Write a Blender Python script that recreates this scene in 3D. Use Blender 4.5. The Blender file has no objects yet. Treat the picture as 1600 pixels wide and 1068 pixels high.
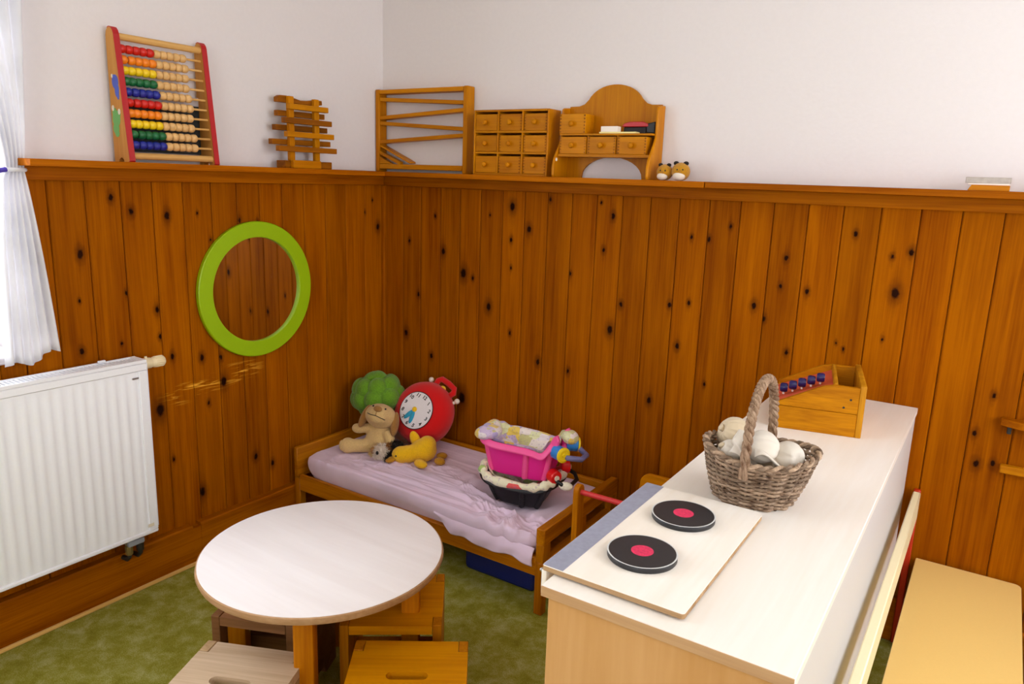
import bpy, bmesh, math, random
from mathutils import Vector, Matrix, noise

PI = math.pi
scene = bpy.context.scene
COL = scene.collection
R_ = random.Random(7)

# ------------------------------------------------------------------ camera
cam_d = bpy.data.cameras.new('camera')
cam_d.sensor_width = 36.0
cam_d.lens = 1169.9 / 1600.0 * 36.0
cam_d.clip_start = 0.02
cam = bpy.data.objects.new('camera', cam_d)
COL.objects.link(cam)
_r = Vector((0.83464, 0.54980, 0.03310)); _u = Vector((-0.14491, 0.16122, 0.97622)); _f = Vector((-0.53139, 0.81959, -0.21423))
cam.matrix_world = Matrix(((_r.x, _u.x, -_f.x, 2.49), (_r.y, _u.y, -_f.y, -2.68), (_r.z, _u.z, -_f.z, 1.5), (0, 0, 0, 1)))
scene.camera = cam

# ------------------------------------------------------------------ world, lights, exposure
scene.view_settings.view_transform = 'Standard'
scene.view_settings.look = 'None'
scene.view_settings.gamma = 1.0
scene.view_settings.use_curve_mapping = False
scene.view_settings.exposure = 0.0
scene.cycles.max_bounces = 8
scene.cycles.diffuse_bounces = 5
scene.cycles.sample_clamp_indirect = 6.0

world = bpy.data.worlds.new('daylight_sky')
scene.world = world
world.use_nodes = True
bg = world.node_tree.nodes['Background']
bg.inputs['Color'].default_value = (0.86, 0.93, 1.0, 1)
bg.inputs['Strength'].default_value = 4.0

def area(name, loc, direction, sx, sy, watts, col):
    d = bpy.data.lights.new(name, 'AREA')
    d.shape = 'RECTANGLE'; d.size = sx; d.size_y = sy; d.energy = watts; d.color = col
    o = bpy.data.objects.new(name, d); COL.objects.link(o)
    o.location = loc
    o.rotation_euler = Vector(direction).to_track_quat('-Z', 'Y').to_euler()
    return o

area('daylight_window_right', (3.89, -1.1, 1.65), (-1, 0, 0), 1.5, 1.5, 26, (0.965, 0.965, 1.0))
area('daylight_window_rear', (2.6, -4.59, 1.65), (0, 1, 0), 1.4, 1.4, 20, (1.0, 0.95, 0.92))
area('daylight_window_left', (-0.30, -2.45, 1.62), (1, 0, 0), 1.5, 1.35, 27, (0.84, 0.91, 1.0))

# ------------------------------------------------------------------ materials
def srgb(r, g, b):
    def c(v):
        v /= 255.0
        return v / 12.92 if v <= 0.04045 else ((v + 0.055) / 1.055) ** 2.4
    return (c(r), c(g), c(b), 1.0)

class NT:
    def __init__(s, name):
        s.m = bpy.data.materials.new(name); s.m.use_nodes = True
        s.t = s.m.node_tree; s.b = s.t.nodes['Principled BSDF']
    def n(s, typ, **kw):
        x = s.t.nodes.new(typ)
        for k, v in kw.items(): setattr(x, k, v)
        return x
    def l(s, a, b): s.t.links.new(a, b)
    def set(s, sock, v):
        if hasattr(v, 'is_output') or isinstance(v, bpy.types.NodeSocket): s.l(v, sock)
        else: sock.default_value = v
    def math(s, op, a, b=0.0, clamp=False):
        x = s.n('ShaderNodeMath', operation=op, use_clamp=clamp)
        s.set(x.inputs[0], a); s.set(x.inputs[1], b)
        return x.outputs[0]
    def vmath(s, op, a, b=None, out=0):
        x = s.n('ShaderNodeVectorMath', operation=op)
        s.set(x.inputs[0], a)
        if b is not None: s.set(x.inputs[1], b)
        return x.outputs[out]
    def mix(s, fac, a, b, blend='MIX'):
        x = s.n('ShaderNodeMix', data_type='RGBA', blend_type=blend)
        s.set(x.inputs[0], fac); s.set(x.inputs[6], a); s.set(x.inputs[7], b)
        return x.outputs[2]
    def ramp(s, fac, stops):
        x = s.n('ShaderNodeValToRGB'); e = x.color_ramp.elements
        while len(e) < len(stops): e.new(0.5)
        for i, (p, c) in enumerate(stops): e[i].position = p; e[i].color = c
        s.l(fac, x.inputs[0]); return x.outputs[0]
    def noise(s, vec, scale, detail=3.0, rough=0.5, dist=0.0):
        x = s.n('ShaderNodeTexNoise'); x.inputs['Scale'].default_value = scale
        x.inputs['Detail'].default_value = detail; x.inputs['Roughness'].default_value = rough
        x.inputs['Distortion'].default_value = dist
        s.l(vec, x.inputs['Vector']); return x.outputs[0]
    def obj(s): return s.n('ShaderNodeTexCoord').outputs['Object']
    def rnd(s): return s.n('ShaderNodeObjectInfo').outputs['Random']
    def bump(s, h, strength=0.2, dist=0.01):
        x = s.n('ShaderNodeBump'); x.inputs['Strength'].default_value = strength
        x.inputs['Distance'].default_value = dist
        s.l(h, x.inputs['Height']); s.l(x.outputs[0], s.b.inputs['Normal'])

def plain(name, col, rough=0.5, metal=0.0, bump=0.0, scale=200, sheen=0.0, var=0.0, coat=0.0):
    k = NT(name)
    k.b.inputs['Roughness'].default_value = rough; k.b.inputs['Metallic'].default_value = metal
    k.b.inputs['Sheen Weight'].default_value = sheen; k.b.inputs['Coat Weight'].default_value = coat
    c = srgb(*col)
    o = k.obj(); nz = k.noise(o, scale, 4)
    d = tuple(v * (1 - 0.5 * var - 0.02) for v in c[:3]) + (1,)
    b = tuple(min(1, v * (1 + 0.35 * var)) for v in c[:3]) + (1,)
    k.l(k.ramp(nz, [(0.3, d), (0.7, b)]), k.b.inputs['Base Color'])
    if bump: k.bump(nz, bump, 0.004)
    return k.m

def wood(name, light, dark, rough=0.45, axis='Z', across=26.0, along=1.3, knots=False, vary=0.25, coat=0.0, fine=0.35, scratches=False, spec=0.12):
    k = NT(name); k.b.inputs['Specular IOR Level'].default_value = spec
    k.b.inputs['Roughness'].default_value = rough; k.b.inputs['Coat Weight'].default_value = coat
    k.b.inputs['Coat Roughness'].default_value = 0.25
    o = k.obj(); r = k.rnd()
    comb = k.n('ShaderNodeCombineXYZ')
    for i in range(3): k.l(k.math('MULTIPLY', r, (17.3, 31.7, 11.9)[i]), comb.inputs[i])
    p = k.vmath('ADD', o, comb.outputs[0])
    ax = 'XYZ'.index(axis)
    s1 = [across] * 3; s1[ax] = along
    s2 = [across * 8] * 3; s2[ax] = along * 4
    warp = k.noise(p, 2.2, 2)
    pw = k.vmath('ADD', p, k.vmath('MULTIPLY', k.n('ShaderNodeTexCoord').outputs['Object'], (0, 0, 0)))
    g1 = k.noise(k.vmath('MULTIPLY', pw, tuple(s1)), 1.0, 4, 0.55, 0.6)
    g2 = k.noise(k.vmath('MULTIPLY', pw, tuple(s2)), 1.0, 2, 0.5)
    v = k.math('ADD', k.math('MULTIPLY', g1, 1 - fine), k.math('MULTIPLY', g2, fine))
    s0 = [across * 0.42] * 3; s0[ax] = along * 0.35
    g0 = k.noise(k.vmath('MULTIPLY', pw, tuple(s0)), 1.0, 1, 0.5)
    v = k.math('ADD', v, k.math('MULTIPLY', k.math('SUBTRACT', warp, 0.5), 0.25))
    v = k.math('ADD', v, k.math('MULTIPLY', k.math('SUBTRACT', g0, 0.5), 0.22))
    col = k.ramp(v, [(0.32, srgb(*dark)), (0.66, srgb(*light))])
    hs = k.n('ShaderNodeHueSaturation')
    k.l(k.math('ADD', k.math('MULTIPLY', k.math('SUBTRACT', k.math('FRACT', k.math('MULTIPLY', r, 7.13)), 0.5), vary * 2), 1.0), hs.inputs['Value'])
    k.l(col, hs.inputs['Color']); col = hs.outputs[0]
    if scratches:
        pos = k.n('ShaderNodeNewGeometry').outputs['Position']
        sx = k.n('ShaderNodeSeparateXYZ'); k.l(pos, sx.inputs[0])
        # a scuffed patch where the stain is rubbed off to bare wood
        def band(val, c, h): return k.math('SUBTRACT', 1.0, k.math('DIVIDE', k.math('ABSOLUTE', k.math('SUBTRACT', val, c)), h), True)
        tilt = k.math('ADD', sx.outputs[2], k.math('MULTIPLY', sx.outputs[1], -0.13))
        m = k.math('MULTIPLY', k.math('MINIMUM', k.math('MULTIPLY', band(sx.outputs[1], -0.97, 0.24), 3.0), 1.0), k.math('MULTIPLY', band(tilt, 0.822, 0.048), 1.3))
        st = k.noise(k.vmath('MULTIPLY', k.vmath('ADD', pos, k.vmath('MULTIPLY', pos, (0, 0, 0))), (1, 7, 70)), 1.0, 3, 0.6, 0.4)
        st = k.math('MULTIPLY', k.math('SUBTRACT', st, 0.52), 6.0, True)
        col = k.mix(k.math('MULTIPLY', k.math('MULTIPLY', m, st), 1.5, True), col, srgb(236, 168, 50))
    if knots:
        jit = k.math('MULTIPLY', k.math('SUBTRACT', k.noise(o, 90, 2), 0.5), 0.008)
        for i in range(1, 6):
            at = k.n('ShaderNodeAttribute', attribute_type='OBJECT', attribute_name='k%d' % i)
            sp = k.n('ShaderNodeSeparateXYZ'); k.l(at.outputs['Vector'], sp.inputs[0])
            d = k.vmath('SUBTRACT', o, at.outputs['Vector'])
            ln = k.vmath('LENGTH', k.vmath('MULTIPLY', d, (1.05, 0, 0.68)), out=1)
            ln = k.math('ADD', ln, jit)
            rad = sp.outputs[1]
            ln2 = k.math('ADD', k.vmath('LENGTH', k.vmath('MULTIPLY', d, (1.15, 0, 0.30)), out=1), jit)
            streak = k.math('DIVIDE', k.math('SUBTRACT', k.math('MULTIPLY', rad, 2.2), ln2), k.math('ADD', k.math('MULTIPLY', rad, 2.0), 1e-5), True)
            col = k.mix(k.math('MULTIPLY', streak, 0.45), col, srgb(98, 44, 2))
            halo = k.math('DIVIDE', k.math('SUBTRACT', k.math('MULTIPLY', rad, 2.6), ln), k.math('ADD', k.math('MULTIPLY', rad, 1.8), 1e-5), True)
            core = k.math('DIVIDE', k.math('SUBTRACT', k.math('MULTIPLY', rad, 1.05), ln), k.math('ADD', k.math('MULTIPLY', rad, 0.45), 1e-5), True)
            col = k.mix(k.math('MULTIPLY', halo, 0.6), col, srgb(84, 36, 4))
            col = k.mix(core, col, srgb(34, 13, 4))
    k.l(col, k.b.inputs['Base Color'])
    k.bump(v, 0.12, 0.004)
    return k.m

M = {}
M['plaster'] = plain('white_plaster', (226, 219, 218), 0.9, bump=0.15, scale=60)
M['ceiling'] = plain('ceiling_paint', (232, 228, 222), 0.9)
M['plank'] = wood('stained_pine_plank', (166, 91, 0), (126, 59, 0), 0.55, knots=True, vary=0.12, spec=0.03, scratches=True)
M['pine_trim_x'] = wood('stained_pine_rail_x', (182, 103, 1), (134, 64, 0), 0.5, axis='X', spec=0.05, knots=False, vary=0.12)
M['pine_trim_y'] = wood('stained_pine_rail_y', (182, 103, 1), (134, 64, 0), 0.5, axis='Y', spec=0.05, vary=0.12)
M['pale_strip'] = wood('pale_floor_strip', (248, 206, 128), (226, 174, 88), 0.45, axis='Y', across=24, vary=0.02)
M['backing'] = plain('dark_backing', (52, 22, 4), 0.9)
M['honey'] = wood('honey_beech_z', (202, 130, 4), (172, 100, 2), 0.4, across=22, vary=0.1)
M['honey_x'] = wood('honey_beech_x', (202, 130, 4), (172, 100, 2), 0.4, axis='X', across=22, vary=0.1)
M['honey_y'] = wood('honey_beech_y', (202, 130, 4), (172, 100, 2), 0.4, axis='Y', across=22, vary=0.1)
M['brownwood'] = wood('brown_toy_wood', (164, 96, 8), (112, 60, 4), 0.45, axis='Y', across=24, vary=0.14)
M['bed'] = wood('bed_beech_x', (196, 122, 8), (152, 84, 3), 0.4, axis='X', across=20, vary=0.08)
M['bed_y'] = wood('bed_beech_y', (196, 122, 8), (152, 84, 3), 0.4, axis='Y', across=20, vary=0.08)
M['bed_z'] = wood('bed_beech_z', (196, 122, 8), (152, 84, 3), 0.4, axis='Z', across=20, vary=0.08)
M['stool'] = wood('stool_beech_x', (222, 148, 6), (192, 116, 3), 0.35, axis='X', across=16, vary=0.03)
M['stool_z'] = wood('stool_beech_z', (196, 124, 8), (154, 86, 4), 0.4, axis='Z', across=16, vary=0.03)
M['stool_grey'] = wood('worn_grey_stool_x', (216, 190, 160), (186, 156, 124), 0.45, axis='X', across=16, vary=0.02)
M['stool_grey_z'] = wood('worn_grey_stool_z', (190, 158, 118), (150, 116, 76), 0.5, axis='Z', across=16, vary=0.02)
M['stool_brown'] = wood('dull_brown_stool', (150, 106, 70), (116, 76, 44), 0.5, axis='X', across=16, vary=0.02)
M['tabletop'] = wood('pale_birch_laminate', (246, 240, 240), (238, 230, 229), 0.38, axis='X', across=10, vary=0.0, fine=0.2)
M['tableedge'] = wood('table_edge_beech', (196, 158, 120), (166, 124, 84), 0.5, axis='X', across=12, vary=0.0)
M['leg'] = wood('table_leg_beech', (206, 130, 8), (166, 92, 3), 0.4, axis='Z', across=18, vary=0.05)
M['counter_y'] = wood('birch_counter_top', (246, 240, 232), (240, 231, 219), 0.3, axis='Y', across=12, vary=0.0, fine=0.25)
M['counter_z'] = wood('birch_counter_side', (218, 168, 112), (205, 152, 92), 0.4, axis='Z', across=12, vary=0.0, fine=0.25)
M['counter_edge'] = wood('birch_counter_edge', (206, 166, 124), (182, 138, 96), 0.45, axis='X', across=20, vary=0.0)
M['counter_white'] = plain('white_cabinet_side', (214, 210, 208), 0.4)
M['bench'] = plain('yellow_bench_laminate', (242, 204, 124), 0.25)
M['bench_back'] = plain('cream_bench_back', (244, 232, 190), 0.35)
M['orange_wood'] = plain('orange_red_paint', (190, 44, 6), 0.4)
M['red'] = plain('red_paint', (178, 6, 14), 0.35)
M['white_enamel'] = plain('white_enamel', (246, 247, 252), 0.35)
M['grille'] = plain('grille_grey', (150, 156, 166), 0.5)
M['dark'] = plain('dark_metal', (40, 38, 38), 0.6)  # plain near-black metal for pipes, brackets and screw heads
M['cream_plastic'] = plain('cream_plastic', (238, 220, 178), 0.4)
M['brass'] = plain('old_brass', (150, 130, 80), 0.45, metal=0.5)
M['steel'] = plain('steel', (180, 180, 180), 0.35, metal=1.0)
M['green'] = plain('lime_green_lacquer', (150, 186, 0), 0.4)
def mirror_mat():
    k = NT('mirror_glass'); k.b.inputs['Metallic'].default_value = 1.0; k.b.inputs['Roughness'].default_value = 0.02
    k.b.inputs['Base Color'].default_value = (0.80, 0.80, 0.78, 1); return k.m
M['mirror'] = mirror_mat()
def glass_mat():
    k = NT('window_glass'); tr = k.n('ShaderNodeBsdfTransparent'); gl = k.n('ShaderNodeBsdfGlossy')
    gl.inputs['Roughness'].default_value = 0.02
    mx = k.n('ShaderNodeMixShader'); mx.inputs[0].default_value = 0.06
    k.l(tr.outputs[0], mx.inputs[1]); k.l(gl.outputs[0], mx.inputs[2])
    k.l(mx.outputs[0], k.t.nodes['Material Output'].inputs['Surface']); return k.m
M['glass'] = glass_mat()
def cloth_mat(name, col, trans=0.0, scale=900, sheen=0.3, rough=0.9, weave=0.25):
    k = NT(name); k.b.inputs['Roughness'].default_value = rough; k.b.inputs['Sheen Weight'].default_value = sheen
    o = k.obj(); nz = k.noise(o, scale, 2); lo = k.noise(o, 6, 3)
    c = srgb(*col); d = tuple(v * 0.86 for v in c[:3]) + (1,)
    col_ = k.ramp(lo, [(0.3, d), (0.7, c)])
    k.l(col_, k.b.inputs['Base Color']); k.bump(nz, weave, 0.003)
    if trans:
        tl = k.n('ShaderNodeBsdfTranslucent'); k.l(col_, tl.inputs['Color'])
        mx = k.n('ShaderNodeMixShader'); mx.inputs[0].default_value = trans
        k.l(k.b.outputs[0], mx.inputs[1]); k.l(tl.outputs[0], mx.inputs[2])
        k.l(mx.outputs[0], k.t.nodes['Material Output'].inputs['Surface'])
    return k.m
M['curtain'] = cloth_mat('white_curtain', (250, 249, 252), trans=0.3, sheen=0.1)
M['sheet'] = cloth_mat('lilac_sheet', (240, 216, 240), sheen=0.2)
def plush(name, col, scale=260, var=0.25, bump=0.6):
    k = NT(name); k.b.inputs['Roughness'].default_value = 0.95; k.b.inputs['Sheen Weight'].default_value = 0.2; k.b.inputs['Specular IOR Level'].default_value = 0.15
    k.b.inputs['Sheen Roughness'].default_value = 0.6
    o = k.obj(); nz = k.noise(o, scale, 4, 0.65)
    c = srgb(*col); d = tuple(v * (1 - var) for v in c[:3]) + (1,)
    k.l(k.ramp(nz, [(0.3, d), (0.65, c)]), k.b.inputs['Base Color']); k.bump(nz, bump, 0.006)
    return k.m
M['plush_green'] = plush('green_plush', (108, 160, 30), 160, 0.35)
M['plush_stalk'] = plush('pale_green_plush', (150, 180, 80))
M['plush_tan'] = plush('tan_plush', (224, 188, 126), 240, 0.2)
M['plush_brown'] = plush('brown_plush', (170, 120, 58), 240, 0.25)
M['plush_yellow'] = plush('yellow_plush', (250, 194, 10), 260, 0.2)
M['plush_amber'] = plush('amber_plush', (196, 136, 10), 260, 0.2)
M['felt_red'] = plush('red_felt', (214, 8, 10), 400, 0.12, 0.3)
M['felt_white'] = plush('white_felt', (236, 230, 234), 400, 0.05, 0.15)
M['felt_blue'] = plush('blue_felt', (46, 158, 196), 400, 0.1, 0.2)
M['felt_yellow'] = plush('yellow_felt', (246, 196, 20), 400, 0.1, 0.2)
M['fur_white'] = plain('white_fur', (226, 212, 196), 0.9)
M['fur_brown'] = plain('brown_fur', (146, 92, 40), 0.9)
M['fur_black'] = plain('black_fur', (28, 18, 14), 0.9)
M['black'] = plain('black_thread', (24, 20, 20), 0.6)
M['black_plastic'] = plain('black_plastic', (16, 16, 20), 0.45)
M['pink'] = plain('pink_plastic', (232, 34, 148), 0.4)
M['pink_rim'] = plain('bright_pink_plastic', (246, 84, 156), 0.4)
M['blue_plastic'] = plain('blue_plastic', (44, 132, 214), 0.35)
M['yellow_plastic'] = plain('yellow_plastic', (246, 214, 30), 0.35)
M['red_plastic'] = plain('red_plastic', (220, 16, 20), 0.35)
M['violet_plastic'] = plain('grey_violet_plastic', (112, 112, 160), 0.4)
M['blue_box'] = plain('dark_blue_plastic', (14, 30, 110), 0.5)
def patchwork(name, cols, scale):
    k = NT(name); k.b.inputs['Roughness'].default_value = 0.9; k.b.inputs['Sheen Weight'].default_value = 0.3
    o = k.obj()
    v = k.n('ShaderNodeTexVoronoi', distance='CHEBYCHEV'); v.inputs['Scale'].default_value = scale; v.inputs['Randomness'].default_value = 0.6
    k.l(o, v.inputs['Vector'])
    sp = k.n('ShaderNodeSeparateColor'); k.l(v.outputs['Color'], sp.inputs[0])
    rp = k.n('ShaderNodeValToRGB'); rp.color_ramp.interpolation = 'CONSTANT'; e = rp.color_ramp.elements
    while len(e) < len(cols): e.new(0.5)
    for i, c in enumerate(cols): e[i].position = i / len(cols); e[i].color = srgb(*c)
    k.l(sp.outputs[0], rp.inputs[0])
    v2 = k.n('ShaderNodeTexVoronoi'); v2.inputs['Scale'].default_value = scale * 4; k.l(o, v2.inputs['Vector'])
    spot = k.math('LESS_THAN', v2.outputs['Distance'], 0.28)
    k.l(k.mix(k.math('MULTIPLY', spot, 0.35), rp.outputs[0], srgb(150, 120, 170)), k.b.inputs['Base Color'])
    k.bump(k.noise(o, 120, 3), 0.4, 0.01)
    return k.m
M['quilt'] = patchwork('pastel_patchwork', [(232, 222, 226), (206, 186, 218), (236, 206, 96), (226, 226, 180), (186, 170, 220), (240, 228, 222), (206, 200, 140)], 22)
M['quilt2'] = patchwork('cream_patchwork', [(236, 232, 200), (226, 232, 190), (240, 238, 224), (170, 200, 110), (222, 84, 84), (238, 232, 210)], 16)
def carpet_mat():
    k = NT('green_carpet'); k.b.inputs['Roughness'].default_value = 1.0; k.b.inputs['Specular IOR Level'].default_value = 0.05
    o = k.obj(); a = k.noise(o, 14, 6, 0.7, 0.2); f = k.noise(o, 300, 4, 0.8)
    v = k.math('ADD', k.math('MULTIPLY', a, 0.5), k.math('MULTIPLY', f, 0.5))
    k.l(k.ramp(v, [(0.34, srgb(132, 124, 20)), (0.5, srgb(182, 178, 70)), (0.66, srgb(230, 230, 166))]), k.b.inputs['Base Color'])
    k.bump(f, 0.8, 0.01); return k.m
M['carpet'] = carpet_mat()
M['wicker'] = wood('grey_wicker', (188, 162, 136), (72, 46, 28), 0.55, axis='X', across=60, along=14, vary=0.28)
M['rope'] = wood('wicker_rope', (176, 148, 122), (92, 62, 42), 0.55, axis='Z', across=90, along=30, vary=0.1)
M['linen'] = cloth_mat('cream_linen', (222, 212, 198), sheen=0.1, scale=700)
M['linen_dark'] = cloth_mat('beige_linen', (216, 196, 164), sheen=0.1, scale=700)
M['hob_black'] = plain('worn_black_paint', (34, 34, 38), 0.38, var=0.3, scale=60)
M['hob_edge'] = plain('chipped_rim', (214, 214, 212), 0.5)
M['hob_pink'] = plain('pink_paint', (222, 46, 92), 0.5, var=0.4, scale=220)
M['grey_paint'] = plain('grey_blue_paint', (150, 152, 170), 0.5, var=0.15, scale=90)
M['ply'] = wood('white_ply', (250, 243, 234), (242, 231, 217), 0.42, axis='Y', across=14, vary=0.0, fine=0.2)
M['ply_edge'] = wood('ply_edge', (190, 156, 116), (142, 106, 68), 0.6, axis='X', across=60, vary=0.0)
M['boxpine'] = wood('toy_box_pine', (204, 132, 3), (158, 92, 1), 0.45, axis='X', across=34, along=5, vary=0.05)
M['boxpine_y'] = wood('toy_box_pine_y', (206, 144, 30), (164, 102, 10), 0.45, axis='Z', across=30, along=4, vary=0.05)
M['salmon'] = plain('salmon_red_paint', (222, 92, 66), 0.45)
M['bead_navy'] = plain('navy_bead', (30, 20, 84), 0.3)
M['bead_red'] = plain('red_bead', (204, 26, 12), 0.4)
M['bead_orange'] = plain('orange_bead', (240, 130, 16), 0.4)
M['bead_yellow'] = plain('yellow_bead', (238, 200, 10), 0.4)
M['bead_green'] = plain('green_bead', (12, 98, 50), 0.4)
M['bead_blue'] = plain('blue_bead', (24, 36, 140), 0.4)
M['bead_wood'] = plain('natural_bead', (222, 176, 112), 0.5, var=0.25, scale=90)
M['abacus_wood'] = wood('abacus_ply', (206, 148, 76), (184, 124, 54), 0.45, axis='Z', across=20, vary=0.03)
M['rod_wood'] = wood('abacus_rod', (226, 180, 112), (196, 144, 74), 0.5, axis='Y', across=60, vary=0.03)
M['board_black'] = plain('blackboard', (14, 22, 20), 0.5)
M['acrylic'] = plain('grey_backing', (188, 178, 176), 0.6)
M['print_blue'] = plain('blue_print', (72, 92, 192), 0.5)
M['print_green'] = plain('green_print', (108, 178, 96), 0.5)
M['print_white'] = plain('white_print', (230, 220, 200), 0.5)
M['white_card'] = plain('white_card', (240, 228, 216), 0.6)
M['card_yellow'] = plain('cream_card', (238, 222, 150), 0.6)
M['bristle'] = plain('black_bristle', (26, 20, 24), 0.7)
M['metal_plate'] = plain('grey_plate', (170, 160, 150), 0.4, metal=0.3, var=0.3, scale=60)
M['tieback'] = plain('purple_ribbon', (76, 60, 176), 0.6)
M['grey_fabric'] = plain('grey_fabric', (120, 116, 112), 0.9)
M['sill'] = plain('white_sill', (226, 222, 226), 0.45)

# ------------------------------------------------------------------ mesh helpers
class B:
    def __init__(s): s.bm = bmesh.new()
    def _new(s, n0): return s.bm.verts[n0:]
    def box(s, lo, hi, bev=0.0, mat=None, seg=1):
        t = bmesh.new()
        vs = [t.verts.new((x, y, z)) for x in (lo[0], hi[0]) for y in (lo[1], hi[1]) for z in (lo[2], hi[2])]
        for f in ((0, 1, 3, 2), (4, 6, 7, 5), (0, 4, 5, 1), (2, 3, 7, 6), (0, 2, 6, 4), (1, 5, 7, 3)): t.faces.new([vs[i] for i in f])
        bmesh.ops.recalc_face_normals(t, faces=t.faces[:])
        if bev: bmesh.ops.bevel(t, geom=t.edges[:], offset=bev, segments=seg, profile=0.5, affect='EDGES')
        s.add(t, mat); return s
    def add(s, t, mat=None):
        if mat is not None: bmesh.ops.transform(t, matrix=mat, verts=t.verts[:])
        me = bpy.data.meshes.new('tmp'); t.to_mesh(me); t.free()
        s.bm.from_mesh(me); bpy.data.meshes.remove(me)
    def prism(s, poly, lo, hi, axis='y', bev=0.0, holes=None):
        # poly: list of 2D points; extruded along axis. x->(y,z) y->(x,z) z->(x,y)
        t = bmesh.new()
        def p3(p, a):
            return {'x': (a, p[0], p[1]), 'y': (p[0], a, p[1]), 'z': (p[0], p[1], a)}[axis]
        loops = [poly] + (holes or [])
        edges = []
        for L in loops:
            v = [t.verts.new(p3(p, lo)) for p in L]
            edges += [t.edges.new((v[i], v[(i + 1) % len(v)])) for i in range(len(v))]
        if holes:
            bmesh.ops.triangle_fill(t, use_beauty=True, use_dissolve=False, edges=edges)
        else:
            t.faces.new(t.verts[:])
        g = bmesh.ops.extrude_face_region(t, geom=t.faces[:])
        d = {'x': (hi - lo, 0, 0), 'y': (0, hi - lo, 0), 'z': (0, 0, hi - lo)}[axis]
        bmesh.ops.translate(t, vec=d, verts=[x for x in g['geom'] if isinstance(x, bmesh.types.BMVert)])
        bmesh.ops.recalc_face_normals(t, faces=t.faces[:])
        if bev:
            ed = [e for e in t.edges if len(e.link_faces) == 2 and e.calc_face_angle(0) > 1.0]
            bmesh.ops.bevel(t, geom=ed, offset=bev, segments=1, affect='EDGES')
        s.add(t); return s
    def lathe(s, prof, seg=24, mat=None):
        # prof: list of (r, z) from bottom to top
        t = bmesh.new(); rings = []
        for r, z in prof:
            if r < 1e-6: rings.append([t.verts.new((0, 0, z))])
            else: rings.append([t.verts.new((r * math.cos(2 * PI * i / seg), r * math.sin(2 * PI * i / seg), z)) for i in range(seg)])
        for a, b in zip(rings, rings[1:]):
            for i in range(seg):
                j = (i + 1) % seg
                if len(a) == 1 and len(b) == 1: continue
                if len(a) == 1: t.faces.new((a[0], b[j], b[i]))
                elif len(b) == 1: t.faces.new((a[i], a[j], b[0]))
                else: t.faces.new((a[i], a[j], b[j], b[i]))
        for ring, fl in ((rings[0], True), (rings[-1], False)):
            if len(ring) > 1: t.faces.new(ring[::-1] if fl else ring)
        s.add(t, mat); return s
    def cyl(s, p0, p1, r0, r1=None, seg=14, rnd=0.0):
        p0 = Vector(p0); p1 = Vector(p1); d = p1 - p0; L = d.length
        r1 = r0 if r1 is None else r1
        q = d.to_track_quat('Z', 'Y').to_matrix().to_4x4(); q.translation = p0
        pr = [(r0 - rnd, 0), (r0, rnd), (r1, L - rnd), (r1 - rnd, L)] if rnd else [(r0, 0), (r1, L)]
        return s.lathe(pr, seg, q)
    def ell(s, c, r, seg=20, rings=12, rot=None):
        m = Matrix.Translation(c)
        if rot is not None: m = m @ rot.to_4x4()
        m = m @ Matrix.Diagonal((r[0], r[1], r[2], 1))
        return s.lathe([(math.sin(PI * i / rings), -math.cos(PI * i / rings)) for i in range(rings + 1)], seg, m)
    def tube(s, pts, rad, seg=10, closed=False, caps=True):
        t = bmesh.new(); n = len(pts); pts = [Vector(p) for p in pts]; rings = []
        up = None
        for i in range(n):
            a = pts[(i - 1) % n] if (closed or i > 0) else pts[i]
            b = pts[(i + 1) % n] if (closed or i < n - 1) else pts[i]
            tg = (b - a).normalized()
            if up is None:
                up = Vector((0, 0, 1)) if abs(tg.z) < 0.9 else Vector((1, 0, 0))
            side = tg.cross(up).normalized(); up = side.cross(tg).normalized()
            r = rad[i] if isinstance(rad, (list, tuple)) else rad
            rings.append([t.verts.new(pts[i] + r * (math.cos(2 * PI * k / seg) * side + math.sin(2 * PI * k / seg) * up)) for k in range(seg)])
        for i in range(n if closed else n - 1):
            a = rings[i]; b = rings[(i + 1) % n]
            for k in range(seg): t.faces.new((a[k], a[(k + 1) % seg], b[(k + 1) % seg], b[k]))
        if not closed and caps: t.faces.new(rings[0][::-1]); t.faces.new(rings[-1])
        bmesh.ops.recalc_face_normals(t, faces=t.faces[:])
        s.add(t); return s
    def grid(s, nu, nv, fn, closed_u=False):
        t = bmesh.new()
        g = [[t.verts.new(fn(i / (nu if closed_u else nu - 1), j / (nv - 1))) for j in range(nv)] for i in range(nu)]
        for i in range(nu if closed_u else nu - 1):
            for j in range(nv - 1):
                a = g[i]; b = g[(i + 1) % nu]
                t.faces.new((a[j], b[j], b[j + 1], a[j + 1]))
        s.add(t); return s
    def mesh(s, name, smooth=True, angle=0.7):
        me = bpy.data.meshes.new(name)
        s.bm.to_mesh(me); s.bm.free()
        if smooth:
            for p in me.polygons: p.use_smooth = True
            me.set_sharp_from_angle(angle=angle)
        return me
    def build(s, name, mat, parent=None, loc=(0, 0, 0), rot=(0, 0, 0), smooth=True, angle=0.7):
        return link(name, s.mesh(name, smooth, angle), mat, parent, loc, rot)

def link(name, me, mat, parent=None, loc=(0, 0, 0), rot=(0, 0, 0)):
    if mat is not None and not me.materials: me.materials.append(mat)
    o = bpy.data.objects.new(name, me); COL.objects.link(o)
    o.location = loc; o.rotation_euler = rot
    if parent: o.parent = parent
    return o

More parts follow.
